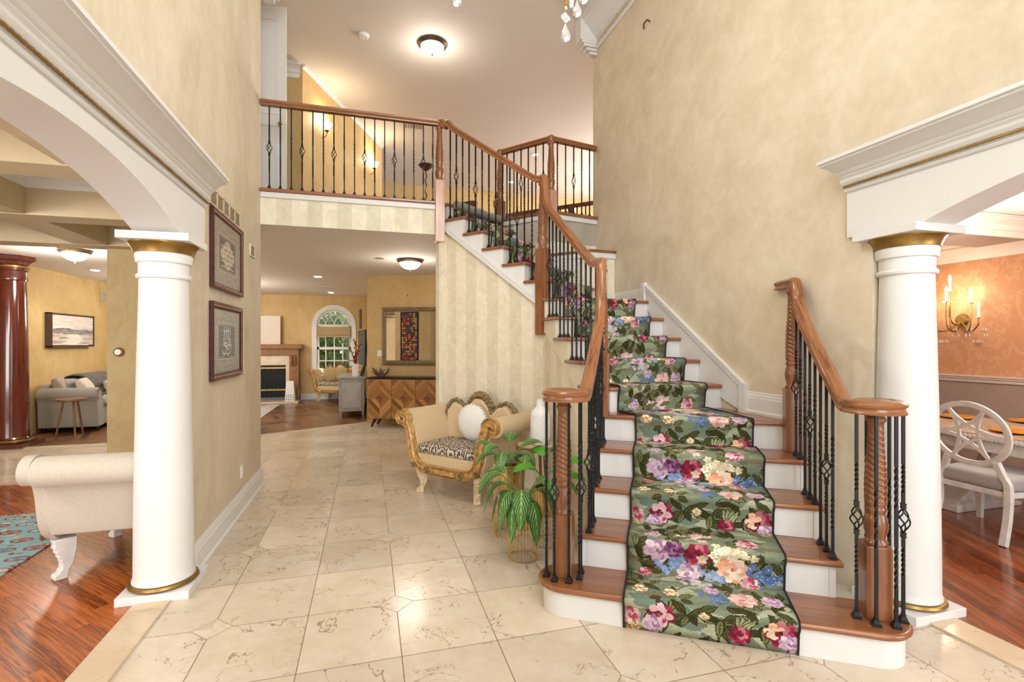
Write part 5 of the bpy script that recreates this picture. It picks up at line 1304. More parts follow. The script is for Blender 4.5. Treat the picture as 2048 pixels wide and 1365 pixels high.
# ------------------------------------------------------------------ lower hall and family room
MN = (-math.sin(.3927), -math.cos(.3927))
def mw(u, off, z=0.): return (MW0[0]+MU[0]*u+MN[0]*off, MW0[1]+MU[1]*u+MN[1]*off, z)
MRZ = -.3927
def diamond_wood():
    t = NT('diamond_parquet'); v = t.coord('Object'); sx = t.n('SeparateXYZ'); t.L(v, sx.inputs[0])
    X, Z = sx.outputs[0], sx.outputs[2]; ax = t.math('ABSOLUTE', X); az = t.math('ABSOLUTE', Z)
    d = t.math('ADD', t.math('MULTIPLY', ax, 1/.44), t.math('MULTIPLY', az, 1/.44)); d = t.math('MULTIPLY', d, 5.)
    ring = t.math('FLOOR', d); fr = t.math('FRACT', d)
    qd = t.math('ADD', t.math('MULTIPLY', t.math('GREATER_THAN', X, 0.), 2.), t.math('GREATER_THAN', Z, 0.))
    cb = t.n('CombineXYZ'); t.L(ring, cb.inputs[0]); t.L(qd, cb.inputs[1]); wn = t.n('TexWhiteNoise', _noise_dimensions='2D'); t.L(cb.outputs[0], wn.inputs['Vector'])
    cv = t.n('CombineXYZ'); t.L(d, cv.inputs[0]); t.L(t.math('MULTIPLY', t.math('SUBTRACT', ax, az), .6), cv.inputs[1]); t.L(t.math('MULTIPLY', wn.outputs[0], 20.), cv.inputs[2])
    mp = t.n('Mapping'); t.L(cv.outputs[0], mp.inputs[0]); mp.inputs['Scale'].default_value = (6, 3, 1)
    g = t.noise(mp.outputs[0], 1.5, 4, .6, 1.)
    f = t.math('ADD', t.math('MULTIPLY', g, .45), t.math('MULTIPLY', wn.outputs[0], .55))
    col = t.ramp(f, [(.2, (.13, .050, .015)), (.5, (.31, .140, .044)), (.8, (.52, .28, .105))])
    col = t.mix(t.math('MULTIPLY', t.math('LESS_THAN', fr, .05), .6), col, (.08, .03, .01))
    t.bump(t.math('LESS_THAN', fr, .06), .1, .002)
    return t.base(col, .38, 0, .4)
DIAM = diamond_wood(); ESP = plain('espresso_wood', (.018, .012, .010), .35, var=.2)
sb = thing('sideboard', 'wooden sideboard with inlaid diamond doors and dark top under the mirror', 'sideboard', mw(1.075, .22), MRZ)
W2 = .88; zt_, zb2 = .90, .155
MB().box(-W2, W2, -.20, .20, zb2, zt_-.03).build('body', OAKX, sb, smooth=False)
MB().box(-W2-.015, W2+.015, -.225, .215, zt_-.03, zt_).build('top', ESP, sb, smooth=False, bevel=.003)
for i in range(4):
    x = -W2+.44*i+.22; o = MB().box(-.217, .217, -.02, .0, -(zt_-zb2-.04)/2, (zt_-zb2-.04)/2).build('door', DIAM, sb, loc=(x, -.20, (zt_+zb2-.035)/2), smooth=False, bevel=.002)
    MB().prism([(-.055, 0), (0, -.075), (.055, 0), (0, .075)], (-.030, -.019), 'y').build('diamond_knob', OAKX, o, smooth=False, bevel=.004)
for sx in (-1, 1):
    for y in (-.15, .15): MB().add([(sx*.76-.028, y-.028, zb2), (sx*.76+.028, y-.028, zb2), (sx*.76+.028, y+.028, zb2), (sx*.76-.028, y+.028, zb2), (sx*.84-.014, y-.014, 0), (sx*.84+.014, y-.014, 0), (sx*.84+.014, y+.014, 0), (sx*.84-.014, y+.014, 0)], [(0, 1, 2, 3), (7, 6, 5, 4), (0, 4, 5, 1), (1, 5, 6, 2), (2, 6, 7, 3), (3, 7, 4, 0)]).build('leg', ESP, sb, smooth=False)
bw = thing('bowl', 'dark twig bowl standing on the sideboard top', 'bowl', mw(.36, .24, .90))
TW = plain('weathered_twig', (.20, .14, .09), .6, var=.5, vs=40.)
m = MB()
for k in range(40):
    a = rng.random()*6.28; b = a+rng.normal()*.5; r0, r1 = .05+.03*rng.random(), .14+.03*rng.random(); z0, z1 = .015+.03*rng.random(), .10+.06*rng.random()
    m.tube(catmull([(r0*math.cos(a), r0*math.sin(a), z0), (.11*math.cos((a+b)/2), .11*math.sin((a+b)/2), (z0+z1)/2-.01), (r1*math.cos(b), r1*math.sin(b), z1)], 4), .006+.003*rng.random(), 6)
m.lathe([(.002, 0), (.07, 0), (.08, .012), (.04, .022), (.002, .022)], seg=16); m.build('twigs', TW, bw, ang=60)
MFR = plain('antique_gilt_frame', (.28, .215, .13), .38, .5, var=.5, vs=34.)
mr_ = thing('mirror', 'large mirror in a carved antique frame above the sideboard', 'mirror', mw(.96, .012, 1.645), MRZ)
a, b = .655, .535
q_ = [(0, 0), (-.03, 0), (-.045, .012), (-.04, .03), (-.048, .05), (-.03, .075), (0, .085)]; vs = []
for sx, sz in ((-1, -1), (1, -1), (1, 1), (-1, 1)): vs += [(sx*(a-i), o, sz*(b-i)) for o, i in q_]
nq = len(q_)
f = MB().add(vs, [(k*nq+j, k*nq+(j+1) % nq, ((k+1) % 4)*nq+(j+1) % nq, ((k+1) % 4)*nq+j) for k in range(4) for j in range(nq)]).build('frame', MFR, mr_, ang=30)
m = MB()
for (x0, z0, x1, z1) in ((-a, -b, a, -b), (a, -b, a, b), (a, b, -a, b), (-a, b, -a, -b)):
    L = math.hypot(x1-x0, z1-z0); n = int(L/.04)
    for i in range(n): k = (i+.5)/n; m.ball(((x0+(x1-x0)*k)*(1-.042/a), -.046, (z0+(z1-z0)*k)*(1-.042/b)), .018, 1, .5, 1, 8, 5)
m.build('frame_carving', CARVED, f)
MB().box(-a+.08, a-.08, -.016, -.012, -b+.08, b-.08).build('glass', MIRROR, mr_, smooth=False)
t = thing('light_switch', 'white light switch plate on the wall left of the mirror', 'switch', mw(.26, .003, 1.32), MRZ)
MB().box(-.058, .058, -.006, 0, -.06, .06).build('plate', SWITCHW, t, smooth=False, bevel=.002)
for x in (-.025, .025): MB().box(x-.014, x+.014, -.011, -.005, -.03, .03).build('rocker', SWITCHW, t, smooth=False, bevel=.002)
hk = on_line(816, 590, MW0, MU); tag(MB().tube([(hk[0], hk[1], hk[2]), (hk[0]+MN[0]*.03, hk[1]+MN[1]*.03, hk[2]), (hk[0]+MN[0]*.03, hk[1]+MN[1]*.03, hk[2]-.04)], .006, 6).build('picture_hook', BRONZE), 'small dark hook on the wall above the mirror', 'hook')
# patchwork hanging on the back of the wall stub, seen in the mirror
o = MB().box(-.31, .31, 0, .012, -.66, .66).build('wall_hanging', PATCH, loc=(-2.02, 6.302, 1.69), smooth=False)
set_uv(o, lambda c: ((c.x+.31)/.62, (c.z+.66)/1.32)); tag(o, 'patchwork wall hanging reflected in the hall mirror', 'wall hanging')
t = thing('thermostat', 'round thermostat on the ochre wall stub left of the white column', 'thermostat', (-2.43, 6.0, 1.425))
MB().lathe([(.046, 0), (.046, -.012), (.040, -.03), (.034, -.034), (.002, -.034)], seg=28, axis='y').build('bezel', BRASS, t); MB().lathe([(.030, -.034), (.028, -.040), (.002, -.042)], seg=24, axis='y').build('dial', SWITCHW, t)

# grey console, vase of leaves, television
c = thing('console_cabinet', 'grey washed console cabinet end-on below the television', 'cabinet', (-.32, 11.3, .004))
MB().box(-.245, .245, -.66, .70, .13, .79).build('body', GREYW, c, smooth=False, bevel=.006)
MB().box(-.27, .27, -.69, .72, .79, .825).build('top', GREYW, c, smooth=False, bevel=.008)
MB().box(-.19, .19, -.672, -.66, .2, .72).build('end_panel', plain('grey_panel', (.40, .40, .385), .5, var=.1), c, smooth=False, bevel=.006)
for x in (-.215, .215):
    for y in (-.63, .66): MB().add([(x-.028, y-.028, .2), (x+.028, y-.028, .2), (x+.028, y+.028, .2), (x-.028, y+.028, .2), (x-.016, y-.016, 0), (x+.016, y-.016, 0), (x+.016, y+.016, 0), (x-.016, y+.016, 0)], [(0, 1, 2, 3), (7, 6, 5, 4), (0, 4, 5, 1), (1, 5, 6, 2), (2, 6, 7, 3), (3, 7, 4, 0)]).build('leg', GREYW, c, smooth=False)
for k in range(3): MB().box(-.252, -.243, -.6+.43*k, -.2+.43*k, .2, .74).build('drawer', GREYW, c, smooth=False, bevel=.004)
tag(MB().add([(sx*w, sy*w, z) for z, w in ((0, .058), (.26, .068)) for sx, sy in ((-1, -1), (1, -1), (1, 1), (-1, 1))], [(3, 2, 1, 0), (0, 1, 5, 4), (1, 2, 6, 5), (2, 3, 7, 6), (3, 0, 4, 7), (4, 5, 6, 7)]).build('vase', plain('white_square_vase', (.80, .78, .82), .4, var=0), loc=(-.255, 10.80, .829), smooth=False, bevel=.006), 'square white vase on the near end of the grey console', 'vase')
br = thing('autumn_branches', 'rust red autumn leaf branches standing in the square white vase', 'branches', (-.255, 10.80, 1.09))
RUST = plain('rust_leaf', (.36, .075, .02), .55, var=.5, vs=25.); RUST2 = plain('brown_leaf', (.20, .07, .03), .6, var=.4, vs=25.)
for k in range(8):
    a = rng.random()*6.28; ln = .30+.25*rng.random(); sp = .10+.16*rng.random()
    if k == 0: a, ln, sp = 3.2, .55, .32
    pts = catmull([(0, 0, -.1), (sp*.2*math.cos(a), sp*.2*math.sin(a), ln*.35), (sp*math.cos(a), sp*math.sin(a), ln)], 6)
    s = MB().tube(pts, .004, 5).build('stem', RUST2, br); lm = MB()
    for i in range(16):
        p = Vector(pts[3+int(rng.random()*(len(pts)-3))]); d = Vector((rng.normal(), rng.normal(), rng.normal())).normalized(); e = d.cross(Vector((0, 0, 1))).normalized(); L = .05+.03*rng.random()
        lm.add([tuple(p), tuple(p+d*L*.5+e*L*.35), tuple(p+d*L), tuple(p+d*L*.5-e*L*.35)], [(0, 1, 2, 3)])
    lm.build('leaves', RUST if k % 3 else RUST2, s, smooth=False)
tv = thing('television', 'wall mounted television seen edge-on at the family room corner', 'television', (-.10, 11.15, 1.42), .12)
MB().box(-.045, -.005, -.62, .62, -.37, .37).build('screen', BLACK, tv, smooth=False, bevel=.006); MB().box(-.005, .03, -.35, .35, -.25, .2).build('back_housing', BLACK, tv, smooth=False, bevel=.01)
MB().box(.02, .075, -.12, .12, -.12, .12).build('wall_mount', STEEL, tv, smooth=False)
sp_ = tag(MB().box(-.02, .02, -.13, .13, -.2, .2).build('speaker', BRONZE, loc=(-.16, 10.95, 2.01), rz=.1, smooth=False, bevel=.006), 'slim dark speaker above the edge of the television', 'speaker')
cbm = MB()
for k in range(5): cbm.tube(catmull([(-.05-.01*k, 10.9+.05*k, 1.05), (-.10-.02*k, 10.75+.05*k, .7), (-.04, 10.7+.04*k, .35), (-.06-.02*k, 10.65+.06*k, .02)], 6), .008, 5)
tag(cbm.build('cable', BLACK), 'black cables hanging from the television behind the console', 'cable')
# fireplace
FY = 13.95
def fx(px, py=700): return on_y(px, py, FY)[0]
def fz(py): return on_y(560, py, FY)[2]
fp = thing('fireplace', 'wooden mantel fireplace with marble surround and black firebox', 'fireplace', (fx(520), FY, .004))
bx = fp.location.x; L0 = fx(400)
MANT = plain('mantel_wood', (.25, .115, .045), .5, var=.25)
MB().box(L0, fx(604), FY-.02, FY+.44, fz(699), fz(689)).build('mantel_shelf', MANT, fp, True, smooth=False, bevel=.02)
MB().box(L0, fx(597), FY+.02, FY+.44, fz(712), fz(699)).build('frieze', MANT, fp, True, smooth=False, bevel=.01)
MB().box(fx(578), fx(597), FY+.03, FY+.44, 0, fz(712)).build('pilaster', MANT, fp, True, smooth=False, bevel=.008)
m = MB()
for k in range(3): x = fx(581)+.075*k; m.prism([(FY+.04, fz(714)), (FY-.05, fz(714)), (FY-.04, fz(722)), (FY+.02, fz(733)), (FY+.04, fz(734))], (x, x+.05), 'x')
m.build('corbel', MANT, fp, True, smooth=False, bevel=.005)
MARS = plain('cream_marble_surround', (.58, .47, .33), .25, var=.1)
MB().box(fx(571), fx(578), FY+.05, FY+.44, 0, fz(712)).box(L0, fx(571), FY+.05, FY+.44, fz(731), fz(712)).build('surround', MARS, fp, True, smooth=False)
MB().box(L0, fx(600), FY-.35, FY+.06, 0, .05).build('hearth', MARS, fp, True, smooth=False, bevel=.005)
MB().box(L0, fx(571), FY+.10, FY+.12, .12, fz(731)).build('firebox_door', plain('dark_glass', (.012, .014, .014), .3, spec=.08, var=.2), fp, True, smooth=False)
MB().box(L0, fx(571), FY+.055, FY+.10, fz(738), fz(735)).box(L0, fx(571), FY+.055, FY+.10, fz(782), fz(779)).build('brass_bar', BRASS, fp, True, smooth=False)
lg = MB()
for i in range(6): lg.tube([(fx(530)+.1*i, FY+.085, .16), (fx(530)+.1*i, FY+.085, .42)], .012, 6)
lg.build('grate', BLACK, fp, True)
t = thing('canvas', 'blank cream canvas leaning on the mantel shelf', 'canvas', (fx(470), FY+.3, fz(689)))
MB().box(fx(430)-fx(470), fx(557)-fx(470), -.03, .01, .0, on_y(540, 632, FY+.25)[2]-fz(689)).build('stretched_canvas', plain('cream_canvas', (.78, .70, .63), .8, var=.01), t, smooth=False)
t = thing('lantern', 'white pierced lantern on the hearth beside the fireplace', 'lantern', (fx(583), FY-.20, .054))
MB().add([(sx*w, sy*w, z) for z, w in ((0, .115), (.50, .085)) for sx, sy in ((-1, -1), (1, -1), (1, 1), (-1, 1))], [(3, 2, 1, 0), (0, 1, 5, 4), (1, 2, 6, 5), (2, 3, 7, 6), (3, 0, 4, 7), (4, 5, 6, 7)]).build('shell', plain('white_lantern', (.75, .74, .71), .5, var=0), t, smooth=False)
m = MB()
for r in range(9):
    for k in range(4):
        w = .110-.055*(.03+.05*r)/.5; m.box(-.08+.053*k-.012+(.012 if r % 2 else 0), -.08+.053*k+.012+(.012 if r % 2 else 0), -w-.012, -w, .035+.05*r, .06+.05*r)
m.build('hole_shade', plain('lantern_shadow', (.10, .10, .11), .7, var=0), t, smooth=False)  # dark blocks painted in for the shade inside the holes
o = MB().box(-3.9, -2.07, 10.3, 13.3, .004, .016).build('rug', RUGF, smooth=False); set_uv(o, lambda c: (c.x/3, c.y/2)); tag(o, 'grey patterned rug on the dark herringbone floor', 'rug')
for i, (dx, r, c_, lb, zz) in enumerate([(-.16, .3, PILG, 'gold cushion at the left of the far settee', .25), (.12, -.2, PILG, 'gold cushion at the right of the far settee', .2)]):
    t = thing('cushion', lb, 'cushion', (-.80+dx, 13.93-dx*.4, .51), -.45)
    MB().ball((0, .05, .19), .2, 1.05, .42, 1., 20, 14, lambda d: 1/max(abs(d.x), abs(d.z), .75)*.80).build('cover', c_, t)
# garden seen through the arched window
GRASS = plain('garden_grass', (.10, .22, .05), .9, var=.3); TRUNK = plain('bark', (.10, .07, .045), .9)
g = MB().box(-9, 8, 14.7, 34, -.3, -.2).build('garden_lawn', GRASS, smooth=False); struct(g)
def tree(label, x, y, h, w, col, n, droop):
    t = thing('garden_tree', label, 'tree', (x, y, -.2)); MB().tube([(0, 0, 0), (.05, 0, h*.4), (0, 0, h*.8)], [.16, .12, .05], 8).build('trunk', TRUNK, t)
    m = MB()
    for i in range(n):
        d = Vector((rng.normal(), rng.normal(), rng.normal()*1.1)).normalized()*(rng.random()**.4); p = Vector((d.x*w, d.y*w, h*.58+d.z*h*.42)); a = rng.random()*6.28; L = .10+.12*rng.random()
        e = Vector((math.cos(a), math.sin(a), 0)); up = Vector((rng.normal()*.3, rng.normal()*.3, -1 if droop else rng.normal())).normalized()
        m.add([tuple(p), tuple(p+e*L*.35+up*L*.6), tuple(p+up*L*1.3), tuple(p-e*L*.35+up*L*.6)], [(0, 1, 2, 3)])
    m.build('foliage', plain('foliage_%d' % int(x*10+99), col, .6, var=.5, vs=3.), t, smooth=False)
tree('pale weeping tree outside the arched window', -1.5, 20.5, 5.2, 1.7, (.46, .54, .40), 3600, True); tree('bright green bush at the left outside the arched window', -2.6, 18.2, 2.3, .9, (.22, .50, .07), 1800, False); tree('dark green bush at the right outside the arched window', -1.1, 18.6, 2.0, .85, (.08, .17, .05), 1600, False)

# ------------------------------------------------------------------ living room at left
o = MB().box(-5.4, -2.285, 1.2, 5.40, .004, .014).build('rug', RUGL, smooth=False); set_uv(o, lambda c: (c.x/1.7, c.y/1.2)); tag(o, 'blue and red patterned rug on the red oak floor at left', 'rug')
m = MB()
for i in range(150): x = -5.4+3.115*i/150; m.tube([(x, 5.40, .009), (x+.006*((i % 3)-1), 5.455, .007)], .004, 4)
m.build('fringe', plain('rug_fringe', (.62, .58, .50), .9), o)
MCX, MCY = -5.04, 9.12
t = thing('column', 'dark red mahogany column with gilt rings at far left', 'column', (MCX, MCY, .004))
MB().obox((0, 0), .27, .27, 0, .06, 0).build('plinth', MAHOG, t, smooth=False, bevel=.004); MB().lathe([(.21, .06), (.235, .065), (.245, .085), (.235, .105), (.21, .11)], seg=40).build('base_ring', BRASS, t)
pr = [(.21, .10), (.22, .12), (.205, .14)]+[(.20-.035*(i/12)**1.5, .14+2.28*i/12) for i in range(13)]+[(.18, 2.43), (.185, 2.46), (.175, 2.49), (.17, 2.56), (.19, 2.58), (.19, 2.61)]
MB().lathe(pr, seg=48).build('shaft', MAHOG, t, ang=30); MB().lathe([(.17, 2.60), (.20, 2.615), (.20, 2.64), (.17, 2.645)], seg=40).build('capital_ring', BRASS, t)
MB().lathe([(.19, 2.64), (.25, 2.70), (.29, 2.72), (.29, LV-.004)], seg=8).build('abacus', MAHOG, t, smooth=False)
sf = thing('sofa', 'grey rolled arm sofa along the far living room wall', 'sofa', (-4.86, 11.35, .004), PI/2)
WS = 1.22
MB().box(-WS+.10, WS-.10, -.38, .42, .08, .42).build('base', GREYF, sf, bevel=.03, bseg=3)
for sg in (-1, 1):
    pl = [(sg*(WS-.22), .09), (sg*(WS-.02), .09), (sg*(WS), .50)]+[(sg*(WS-.07+.115*math.cos(a)), .64+.115*math.sin(a)) for a in [(-.25+1.35*i/12)*PI for i in range(13)]]+[(sg*(WS-.22), .5)]
    ar = MB().prism(pl, (-.44, .40), 'y').build('arm', GREYF, sf, ang=50, bevel=.015, bseg=3)
    ns = MB()
    for i in range(14): a = (-.25+1.35*i/13)*PI; ns.ball((sg*(WS-.07+.10*math.cos(a)), -.455, .64+.10*math.sin(a)), .010, seg=6, rings=4)
    ns.build('nail_trim', BRONZE, ar)
for i in range(3):
    x = -.66+.66*i; MB().box(x-.325, x+.325, -.43, .22, .42, .56).build('seat_cushion', GREYF, sf, bevel=.045, bseg=3); MB().box(x-.325, x+.325, .10, .34, .54, .88).build('back_cushion', GREYF, sf, bevel=.07, bseg=3)
MB().box(-WS+.12, WS-.12, .26, .46, .3, .80).build('backrest', GREYF, sf, bevel=.06, bseg=3)
for sx in (-1, 1):
    for y in (-.38, .38): MB().lathe([(.02, 0), (.035, .05), (.03, .09)], (sx*(WS-.16), y, 0), 12).build('foot', ESP, sf)
def pillow(label, loc, rz, tilt, s, mat):
    t = thing('cushion', label, 'cushion', loc, rz)
    def f(d): k = max(abs(d.x), abs(d.z)); return min(1/max(k, .6), 1.35)*.72
    o = MB().ball((0, 0, s*.62), s, 1., .34, .86, 24, 16, f).build('cover', mat, t); o.rotation_euler.x = tilt
pillow('taupe cushion nearest the sofa arm', (-5.02, 10.42, .60), PI/2+.25, -.3, .27, PILT); pillow('cream striped cushion in the middle of the sofa corner', (-4.72, 10.62, .57), PI/2+.15, -.45, .28, PILW); pillow('pale cushion lower right on the grey sofa', (-4.55, 11.20, .555), PI/2-.3, -.5, .24, CREAMF)
tw = MB(); rows_ = [[(-5.02+.28*math.cos(PI*j/10)*(.85+.02*math.sin(i*2.1)), 10.75+.09*i, .72+.24*math.sin(PI*j/10)+.015*math.sin(i*1.7+j)) for j in range(11)] for i in range(12)]
tag(tw.grid(rows_).build('throw_blanket', THROW, solid=.02), 'charcoal throw blanket draped over the sofa back', 'throw blanket')
P = at_height(143, 798, .635)
t = thing('side_table', 'small round copper brown side table with splayed legs before the grey sofa', 'table', (P[0], P[1], .004))
WAL = plain('walnut_copper', (.23, .115, .06), .35, .3, var=.2)
MB().lathe([(.002, .60), (.18, .60), (.195, .61), (.197, .632), (.19, .636), (.002, .636)], seg=40).build('top', WAL, t)
for k in range(3): a = -.9+2.094*k; MB().tube([(.10*math.cos(a), .10*math.sin(a), .60), (.20*math.cos(a), .20*math.sin(a), 0)], [.017, .012], 10).build('leg', WAL, t)
wx = -5.345; p0, p1 = on_x(90, 661, wx), on_x(177, 661, wx); zt2, zb3 = on_x(177, 633, wx)[2], on_x(177, 694, wx)[2]
t = thing('framed_picture', 'framed pale seascape painting on the ochre wall above the sofa', 'picture', (wx, (p0[1]+p1[1])/2, (zt2+zb3)/2)); a, b = (p1[1]-p0[1])/2, (zt2-zb3)/2
m = MB()
for y0, y1, z0, z1 in ((-a, a, b-.02, b), (-a, a, -b, -b+.02), (-a, -a+.02, -b, b), (a-.02, a, -b, b)): m.box(0, .10, y0, y1, z0, z1)
m.build('frame', plain('dark_float_frame', (.10, .07, .05), .5, var=.1), t, smooth=False)
o = MB().box(.0, .088, -a+.035, a-.035, -b+.035, b-.035).build('canvas', SEA, t, smooth=False); set_uv(o, lambda c: ((c.y+a)/(2*a), (c.z+b)/(2*b)))
p = on_x(207, 595, wx); t = thing('wall_vent', 'pale wall vent high on the ochre wall right of the seascape', 'air vent', p)
MB().box(0, .01, -.12, .12, -.14, .14).build('frame', plain('pale_vent', (.55, .50, .38), .5), t, smooth=False); m = MB()
for i in range(8): m.box(.008, .014, -.10, .10, -.115+.03*i, -.10+.03*i)
m.build('louvre', VENTM, t, smooth=False)

# ------------------------------------------------------------------ dining room at right
def dining_chair(label, loc, rz):
    t = thing('dining_chair', label, 'chair', loc, rz)      # local -y is the back
    lean = .16
    def B(x, z): return (x, -.25-lean*(z-.45), z)   # point on the back plane
    zc, rx, rz_ = .80, .262, .235
    m = MB(); N = 56; prof = [(-.012, -.021), (.012, -.021), (.016, 0), (.012, .021), (-.012, .021), (-.016, 0)]
    vs = []
    for i in range(N):
        a = 2*PI*i/N
        for (y, r) in prof: p = B((rx+r)*math.cos(a), zc+(rz_+r)*math.sin(a)); vs.append((p[0], p[1]+y, p[2]))
    m.add(vs, [(i*6+j, i*6+(j+1) % 6, ((i+1) % N)*6+(j+1) % 6, ((i+1) % N)*6+j) for i in range(N) for j in range(6)])
    m.build('back_hoop', WASHW, t, ang=50)
    m = MB()   # six crossing arcs inside the hoop
    for k in range(6):
        a0 = PI*k/3; cx, cz = math.cos(a0)*1.0, math.sin(a0)*1.0; pts = []
        for i in range(25):
            b = a0+PI-.562+1.124*i/24; u_, v_ = cx*1.875+math.cos(b)*1.625, cz*1.875+math.sin(b)*1.625
            if u_*u_+v_*v_ < 1.02: p = B(u_*rx, zc+v_*rz_); pts.append(p)
        if len(pts) > 2: m.sweep(pts, [(-.009, -.012), (.009, -.012), (.009, .012), (-.009, .012)], sides=[(0, 1, 0)]*len(pts))
    m.build('lattice', WASHW, t, ang=50)
    for sg in (-1, 1):
        p = [B(sg*.165, zc-.195), B(sg*.20, .50), (sg*.235, -.26, .42), (sg*.235, -.27, .20), (sg*.245, -.335, 0)]
        m = MB().sweep(catmull(p, 6), [(-.024, -.020), (.024, -.020), (.024, .020), (-.024, .020)], sides=[(sg*1., 0, 0)]*25); m.build('leg', WASHW, t, ang=50, bevel=.004)
        MB().add([(sg*.25+sx*w, .24+sy*w, z) for z, w in ((0, .017), (.36, .028)) for sx, sy in ((-1, -1), (1, -1), (1, 1), (-1, 1))], [(3, 2, 1, 0), (0, 1, 5, 4), (1, 2, 6, 5), (2, 3, 7, 6), (3, 0, 4, 7), (4, 5, 6, 7)]).build('leg', WASHW, t, smooth=False)
    pl = [(-.235, -.26), (.235, -.26), (.29, .27), (-.29, .27)]
    MB().prism(pl, (.34, .385)).build('seat_rail', WASHW, t, smooth=False, bevel=.006)
    MB().prism([(x*1.01, y*1.02) for x, y in pl], (.385, .50)).build('seat', LINEN, t, bevel=.04, bseg=4)
    return t
dc = dining_chair('whitewashed oval lattice back dining chair seen from behind at the dining table', (4.87, 2.83, .004), -PI/2)
tb = thing('dining_table', 'whitewashed wood dining table with carved edge behind the lattice chair', 'table', (5.45, 2.75, .004))
MB().box(-.55, .55, -1.15, 1.15, .70, .755).build('top', plain('pale_table_wood', (.45, .31, .21), .28, coat=.3, var=.2, vs=5.), tb, smooth=False, bevel=.008)
ed = MB()
for y in [-1.13+.032*i for i in range(71)]: ed.ball((-.553, y, .725), .021, .5, 1, 1, 8, 5)
ed.build('carved_edge', WASHW, tb); MB().box(-.48, .48, -1.05, 1.05, .60, .70).build('apron', WASHW, tb, smooth=False, bevel=.006)
for y in (-.62, .62):
    p = MB().add([(sx*a_, y+sy*b_, z) for z, a_, b_ in ((0, .42, .17), (.06, .42, .17), (.09, .36, .13), (.16, .16, .10), (.30, .10, .09)) for sx, sy in ((-1, -1), (1, -1), (1, 1), (-1, 1))], [(3, 2, 1, 0), (16, 17, 18, 19)]+[(4*i+k, 4*i+(k+1) % 4, 4*i+4+(k+1) % 4, 4*i+4+k) for i in range(4) for k in range(4)]).build('pedestal_foot', WASHW, tb, smooth=False, bevel=.01)
    MB().sweep(catmull([(-.1, y, .28), (-.22, y, .42), (-.30, y, .60)], 6), [(-.05, -.03), (.05, -.03), (.05, .03), (-.05, .03)], sides=[(0, 1, 0)]*13).build('pedestal_arm', WASHW, tb, ang=40); MB().sweep(catmull([(.1, y, .28), (.22, y, .42), (.30, y, .60)], 6), [(-.05, -.03), (.05, -.03), (.05, .03), (-.05, .03)], sides=[(0, 1, 0)]*13).build('pedestal_arm', WASHW, tb, ang=40)
MB().box(-.09, .09, -.62, .62, .16, .26).build('stretcher', WASHW, tb, smooth=False, bevel=.01)
AMB = plain('amber_gold_plate', (.75, .30, .03), .25, .5, var=.15)
def charger(label, px, py):
    P = at_height(px, py, .76)
    t = thing('charger_plate', label, 'plate', (P[0], P[1], .761))
    MB().lathe([(.002, .0), (.10, 0), (.12, .006), (.165, .014), (.165, .018), (.12, .011), (.002, .006)], seg=40).build('dish', AMB, t)
charger('amber gold charger plate on the near table edge at right of the chair back', 2030, 866); charger('amber gold charger plate seen through the left of the chair lattice', 1915, 836); charger('amber gold charger plate at far right of the table', 2062, 846)
p = on_x(1925, 640, DX)
sc_ = thing('wall_sconce', 'brass candle wall sconce with crystal drops on the salmon wall', 'wall light', (DX, p[1], p[2]))
MB().lathe([(.002, -.03), (.05, -.028), (.07, -.012), (.075, 0)], seg=20, axis='x').build('back_plate', BRASS, sc_)
MB().tube(catmull([(-.02, 0, -.02), (-.10, 0, -.06), (-.20, 0, 0), (-.22, 0, .25), (-.21, 0, .36)], 6), .009, 8).build('arm', BRASS, sc_)
for (y, x, z) in ((.30, -.20, .06), (.15, -.34, .03), (-.02, -.30, .22), (-.30, -.22, .02), (-.16, -.12, .20), (.0, -.21, .36)):
    a_ = MB().tube(catmull([(-.03, 0, -.02), (x*.5, y*.5, -.14), (x*.95, y*.95, -.08), (x, y, z-.02)], 6), .008, 7).build('arm', BRASS, sc_)
    MB().lathe([(.012, 0), (.035, .006), (.030, .012), (.010, .008)], (x, y, z-.02), 14).build('cup', CRYSTAL, a_)
    MB().lathe([(.013, -.01), (.013, .10), (.004, .102)], (x, y, z), 12).build('candle', SWITCHW, a_)
    MB().lathe([(.006, .10), (.016, .12), (.012, .145), (.001, .175)], (x, y, z), 10).build('candle_bulb', BULB if y > -.29 else SWITCHW, a_)
for i in range(40):
    a = i*.79; y, x, z = .30*math.cos(a), -.18-.12*math.sin(a*1.3), -.10-.14*(i % 3)*.5
    MB().lathe([(.001, 0), (.007, -.018), (.009, -.03), (.001, -.045)], (x, y, z), 8).build('crystal_drop', CRYSTAL, sc_, smooth=False)
point('dining_sconce_light', (DX-.28, p[1], p[2]+.24), 7, (1, .82, .6), .1)
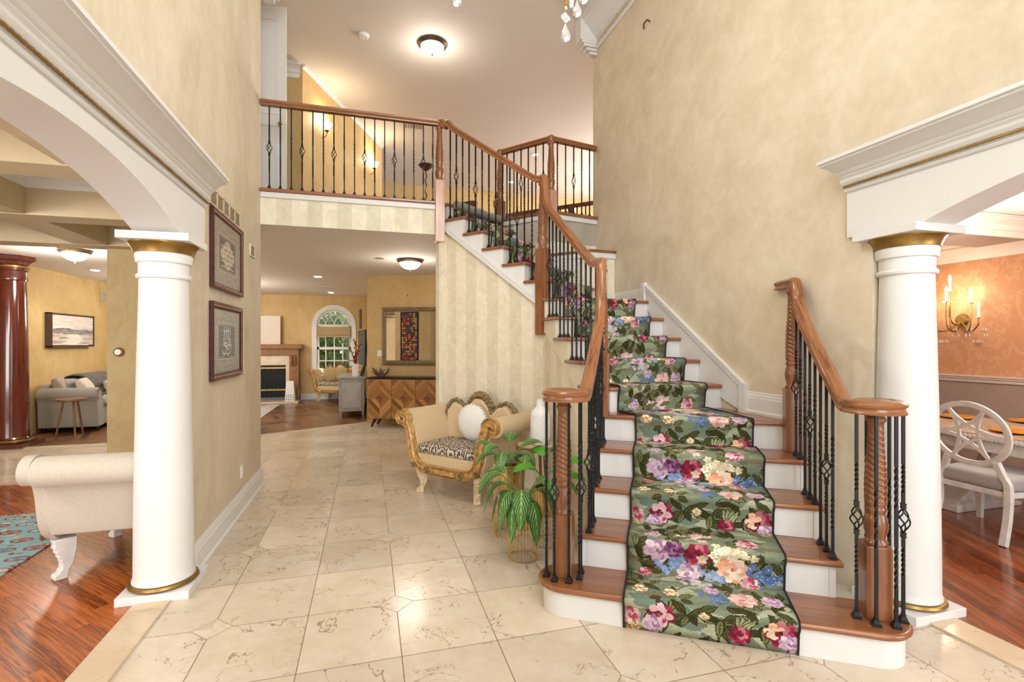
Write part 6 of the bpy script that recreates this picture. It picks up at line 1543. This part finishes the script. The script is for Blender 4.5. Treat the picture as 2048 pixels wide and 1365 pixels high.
# ------------------------------------------------------------------ daylight, lamps, added fills, world
area('upper_window_daylight', (.9, -2.15, 4.1), (PI/2, 0, 0), 2.7, 2.3, 105, (.93, .97, 1.))
area('door_daylight', (.9, -2.15, 1.3), (PI/2, 0, 0), 2.7, 2.3, 46, (.93, .97, 1.))
area('living_fill', (-4.3, -2.15, 1.4), (PI/2, 0, 0), 4, 2., 165, (1., .98, .95))  # added fill panel for the living room; this wall has no window
area('dining_fill', (5.2, -2.15, 1.4), (PI/2, 0, 0), 3, 1.9, 75, (1., .97, .93))  # added fill panel for the dining room, with no window behind it
point('foyer_chandelier_light', (.80, 2.6, 3.9), 52, (1, .94, .87), .45)
point('dining_fill_point', (5.4, 2.8, 2.2), 48, (1, .93, .83), .2); point('living_fill_point', (-3.6, 2.8, 2.25), 62, (1, .95, .88), .2)  # two added fill points, no fixture hangs at either spot
point('upper_hall_light', (.87, 7.15, 5.40), 9); point('lower_hall_light', (.61, 7.75, 2.48), 13, r=.26)
point('living_room_light', (-3.9, 8.2, 2.5), 46, r=.2); point('family_fill_point', (-3.2, 11.6, 2.2), 75, (1, .92, .8), r=.3)  # the family room point is added fill without a fixture
area('upper_hall_fill', (7.4, 10.5, 4.3), (PI/2, 0, PI/2), 4., 1.8, 230, (1., .97, .93))  # fill panel added to brighten the upper hall ceiling; no window here
for x, y, h in ((-.92, 10.2, LV), (-.9, 13.37, LV), (-4.6, 10.4, LV)): spot('recessed_light_beam', (x, y, h-.06), 22)
for x, y in ((3.6, 10.7), (3.6, 12.7), (5.67, 12.64)): spot('recessed_light_beam', (x, y, CE2-.06), 22)
sun = bpy.data.lights.new('garden_sun', 'SUN'); sun.energy = 9; sun.angle = .02; so_ = bpy.data.objects.new('garden_sun', sun); COL.objects.link(so_); so_.location = (0, 20, 12); so_.rotation_euler = (-.35, .5, 0)
w = bpy.data.worlds.new('world'); SC.world = w; w.use_nodes = True
bg = w.node_tree.nodes['Background']; sky = w.node_tree.nodes.new('ShaderNodeTexSky'); sky.sky_type = 'HOSEK_WILKIE'; sky.sun_direction = (.3, -.5, .7); sky.turbidity = 4
w.node_tree.links.new(sky.outputs[0], bg.inputs[0]); bg.inputs[1].default_value = .9
SC.view_settings.view_transform = 'Standard'; SC.view_settings.look = 'None'; SC.view_settings.gamma = 1; SC.view_settings.exposure = .80; SC.view_settings.use_curve_mapping = False
SC.cycles.use_denoising = True; SC.cycles.max_bounces = 8; SC.cycles.diffuse_bounces = 5; SC.cycles.glossy_bounces = 4; SC.cycles.transmission_bounces = 6; SC.cycles.transparent_max_bounces = 8
SC.cycles.caustics_reflective = False; SC.cycles.caustics_refractive = False; SC.cycles.sample_clamp_indirect = 6
